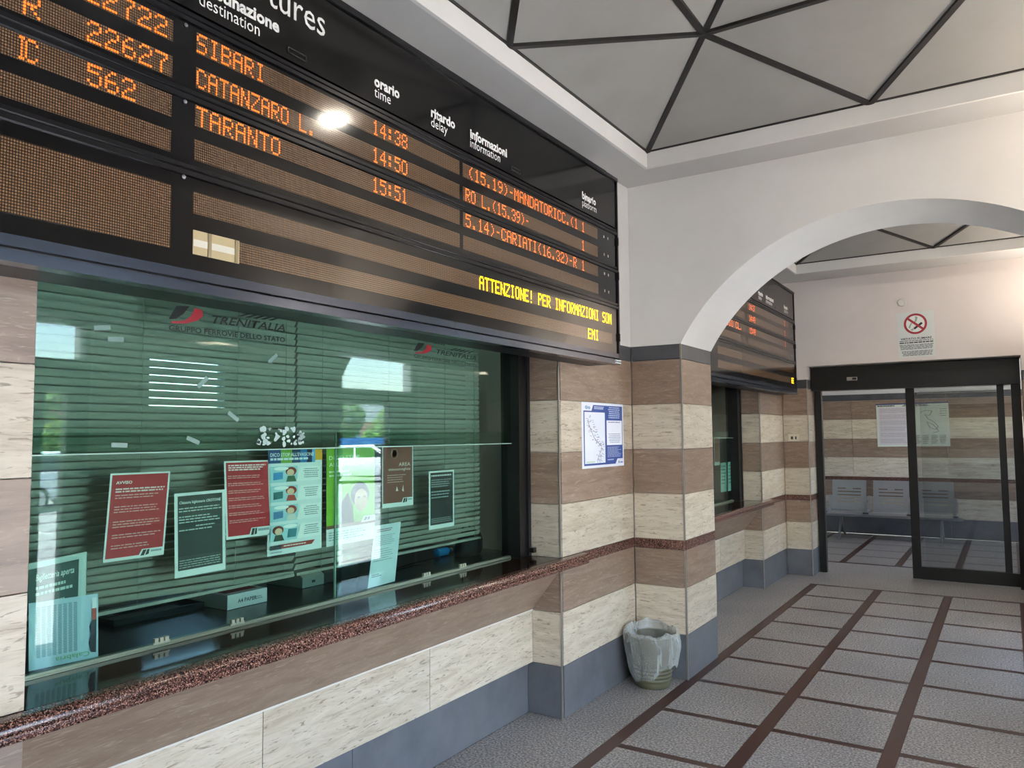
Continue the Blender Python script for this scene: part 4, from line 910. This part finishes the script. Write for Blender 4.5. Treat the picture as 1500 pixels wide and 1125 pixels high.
# ================================================================== OUTSIDE (seen in the glass)
struct('ground', MB().box(XW+.3, 90, -60, 110, -.14, -.13), plaster('asphalt_paving', '#9fa0a0', '#888989', .6, .9, .6), 'pale car park paving outside')
struct('ground_kerb', MB().box(XW+.3, 6.2, -20, 24, -.13, -.01), mat('#a9a9a8', .8), 'pavement along the station front')
st = MB()
for k in range(9): st.box(12.5, 17, 1+2.6*k, 1.12+2.6*k, -.129, -.126)
struct('ground_markings', st, mat('#e6e6e2', .7), 'white parking bay lines')
def car(x, y, rz, body, label):
    r = empty('parked_car', (x, y, -.13), rz); tag(r, label, 'car', 'cars parked outside')
    m_ = mat(body, .2); pts = [(-2.05, .35), (-2.08, .62), (-1.95, .86), (-1.55, .95), (.75, .98), (1.75, .84), (2.08, .66), (2.1, .38), (1.9, .28), (-1.9, .28)]
    MB().prism(pts, 'Y', -.86, .86).build('car_body', m_, r, bevel=.05, smooth=True)
    cab = MB(); q = [(-1.75, .93), (-1.35, 1.44), (.25, 1.47), (1.05, .97)]; i_ = [.80, .62, .62, .80]
    cab.v = [(a, -w_, z) for (a, z), w_ in zip(q, i_)]+[(a, w_, z) for (a, z), w_ in zip(q, i_)]
    cab.f = [(0, 1, 2, 3), (7, 6, 5, 4), (0, 4, 5, 1), (1, 5, 6, 2), (2, 6, 7, 3), (3, 7, 4, 0)]
    cab.build('car_cabin', m_, r, bevel=.03)
    for sg in (-1, 1):
        for p4 in ([(-1.5, .99), (-1.22, 1.38), (-.45, 1.40), (-.45, .99)], [(-.38, .99), (-.38, 1.40), (.18, 1.41), (.72, 1.0)]):
            yy = lambda z: sg*(.815-(z-.93)*.36)
            MB().poly([(a, yy(z), z) for a, z in p4]).build('side_window', mat('#1a2226', .08), r, fix=False)
        for wx in (-1.28, 1.30):
            wm = MB().lathe([(.05, .11), (.31, .11), (.33, .07), (.33, -.07), (.31, -.11), (.05, -.11)], (wx, sg*.80, .31), 24, 'Y').build('wheel', mat('#141414', .7), r, smooth=True)
            MB().lathe([(.01, sg*.115), (.2, sg*.115), (.21, sg*.108), (.01, sg*.108)], (wx, sg*.80, .31), 18, 'Y').build('hub_cap', mat('#b9bcc0', .3, .8), wm)
    for a in ((1.02, 1.0, .28, 1.45),): MB().poly([(a[0]+.01, -.72, a[1]), (a[0]+.01, .72, a[1]), (a[2]+.02, .58, a[3]), (a[2]+.02, -.58, a[3])]).build('windscreen', mat('#1a2226', .08), r, fix=False)
car(18.6, 18.6, 2.4, '#e9ecee', 'white hatchback parked outside facing the station'); car(20.6, 22.9, 2.4, '#20242c', 'dark car parked beyond the white hatchback'); car(18.6, 6.6, 1.2, '#e4e8ea', 'white car parked alone farther along the car park')
fn = empty('blue_fence', (34, 20, -.13)); tag(fn, 'blue metal fence along the far side of the car park', 'fence')
MB().box(-.02, .02, 8, 55, .2, 1.70).build('fence_panel', mat('#3d78c2', .5), fn)
for k in range(16): MB().box(-.05, .05, 8+3*k, 8.1+3*k, 0, 1.85).build('fence_post', mat('#2f5fa0', .5), fn)
bd = empty('station_building', (62, 62, -.13)); tag(bd, 'low white building with flat roof across the car park', 'building')
MB().box(-5, 5, -16, 16, 0, 3.4).build('building_wall', mat('#c9a08c', .8), bd); MB().box(-6, 6, -17, 17, 3.4, 5.3).build('roof_fascia', mat('#e8e6e2', .7), bd)
for k in range(7): MB().box(-5.05, -4.95, -14+4*k, -12+4*k, 1.2, 2.8).build('window', mat('#2a3438', .15), bd)
b3 = empty('red_roof_house', (60, 26, -.13)); tag(b3, 'distant house with a pink red wall beyond the trees', 'house')
MB().box(-4, 4, -6, 6, 0, 4.9).build('house_wall', mat('#c77c7c', .8), b3); MB().prism([(-7, 4.9), (7, 4.9), (0, 6.2)], 'X', -4.5, 4.5).build('house_roof', mat('#9c4a44', .8), b3)
def tree(x, y, h, r_, col, label, seed):
    t = empty('street_tree', (x, y, -.13)); tag(t, label, 'tree', 'trees beyond the car park'); rnd = random.Random(seed)
    MB().tube([(0, 0, 0), (.08, .05, h*.3), (.02, .1, h*.6)], .16, 8).build('trunk', mat('#5a4a3c', .9), t)
    mb = MB()
    for _ in range(620):
        a, b = rnd.uniform(0, 6.28), math.acos(rnd.uniform(-1, 1)); q = rnd.uniform(.45, 1)**.5
        c = Vector((r_*q*math.sin(b)*math.cos(a), r_*q*math.sin(b)*math.sin(a), h*.65+h*.38*q*math.cos(b)))
        u = Vector((rnd.gauss(0, 1), rnd.gauss(0, 1), rnd.gauss(0, 1))).normalized(); v = u.orthogonal().normalized(); sz = rnd.uniform(.18, .40)
        mb.poly([c-u*sz, c+v*sz*.6, c+u*sz, c-v*sz*.6])
    tag(mb.build('crown', mat(col, .8), t, fix=False), kind='stuff')
for i, (x, y, h, r_, c) in enumerate([(46, 44.6, 5.2, 1.9, '#4a6b33'), (46, 51.2, 4.4, 1.9, '#5c7a38'), (42, 44.8, 2.6, 1.2, '#5f7d3c'), (41, 18.6, 4.6, 1.6, '#47632f'), (46, 15.8, 8.4, 2.2, '#3e5a2c'), (36, 16.0, 2.6, 1.3, '#6c7f35'), (48, 30, 4.5, 2.6, '#4f6d34')]):
    tree(x, y, h, r_, c, ['tall dark green tree beyond the blue fence left of the white building', 'rounded green tree in front of the white building', 'low bushy shrub tree before the white building', 'green tree beside the distant red house', 'tallest dark tree at the edge of the car park', 'low yellow green tree in the car park', 'green tree between the house and the white building'][i], i)
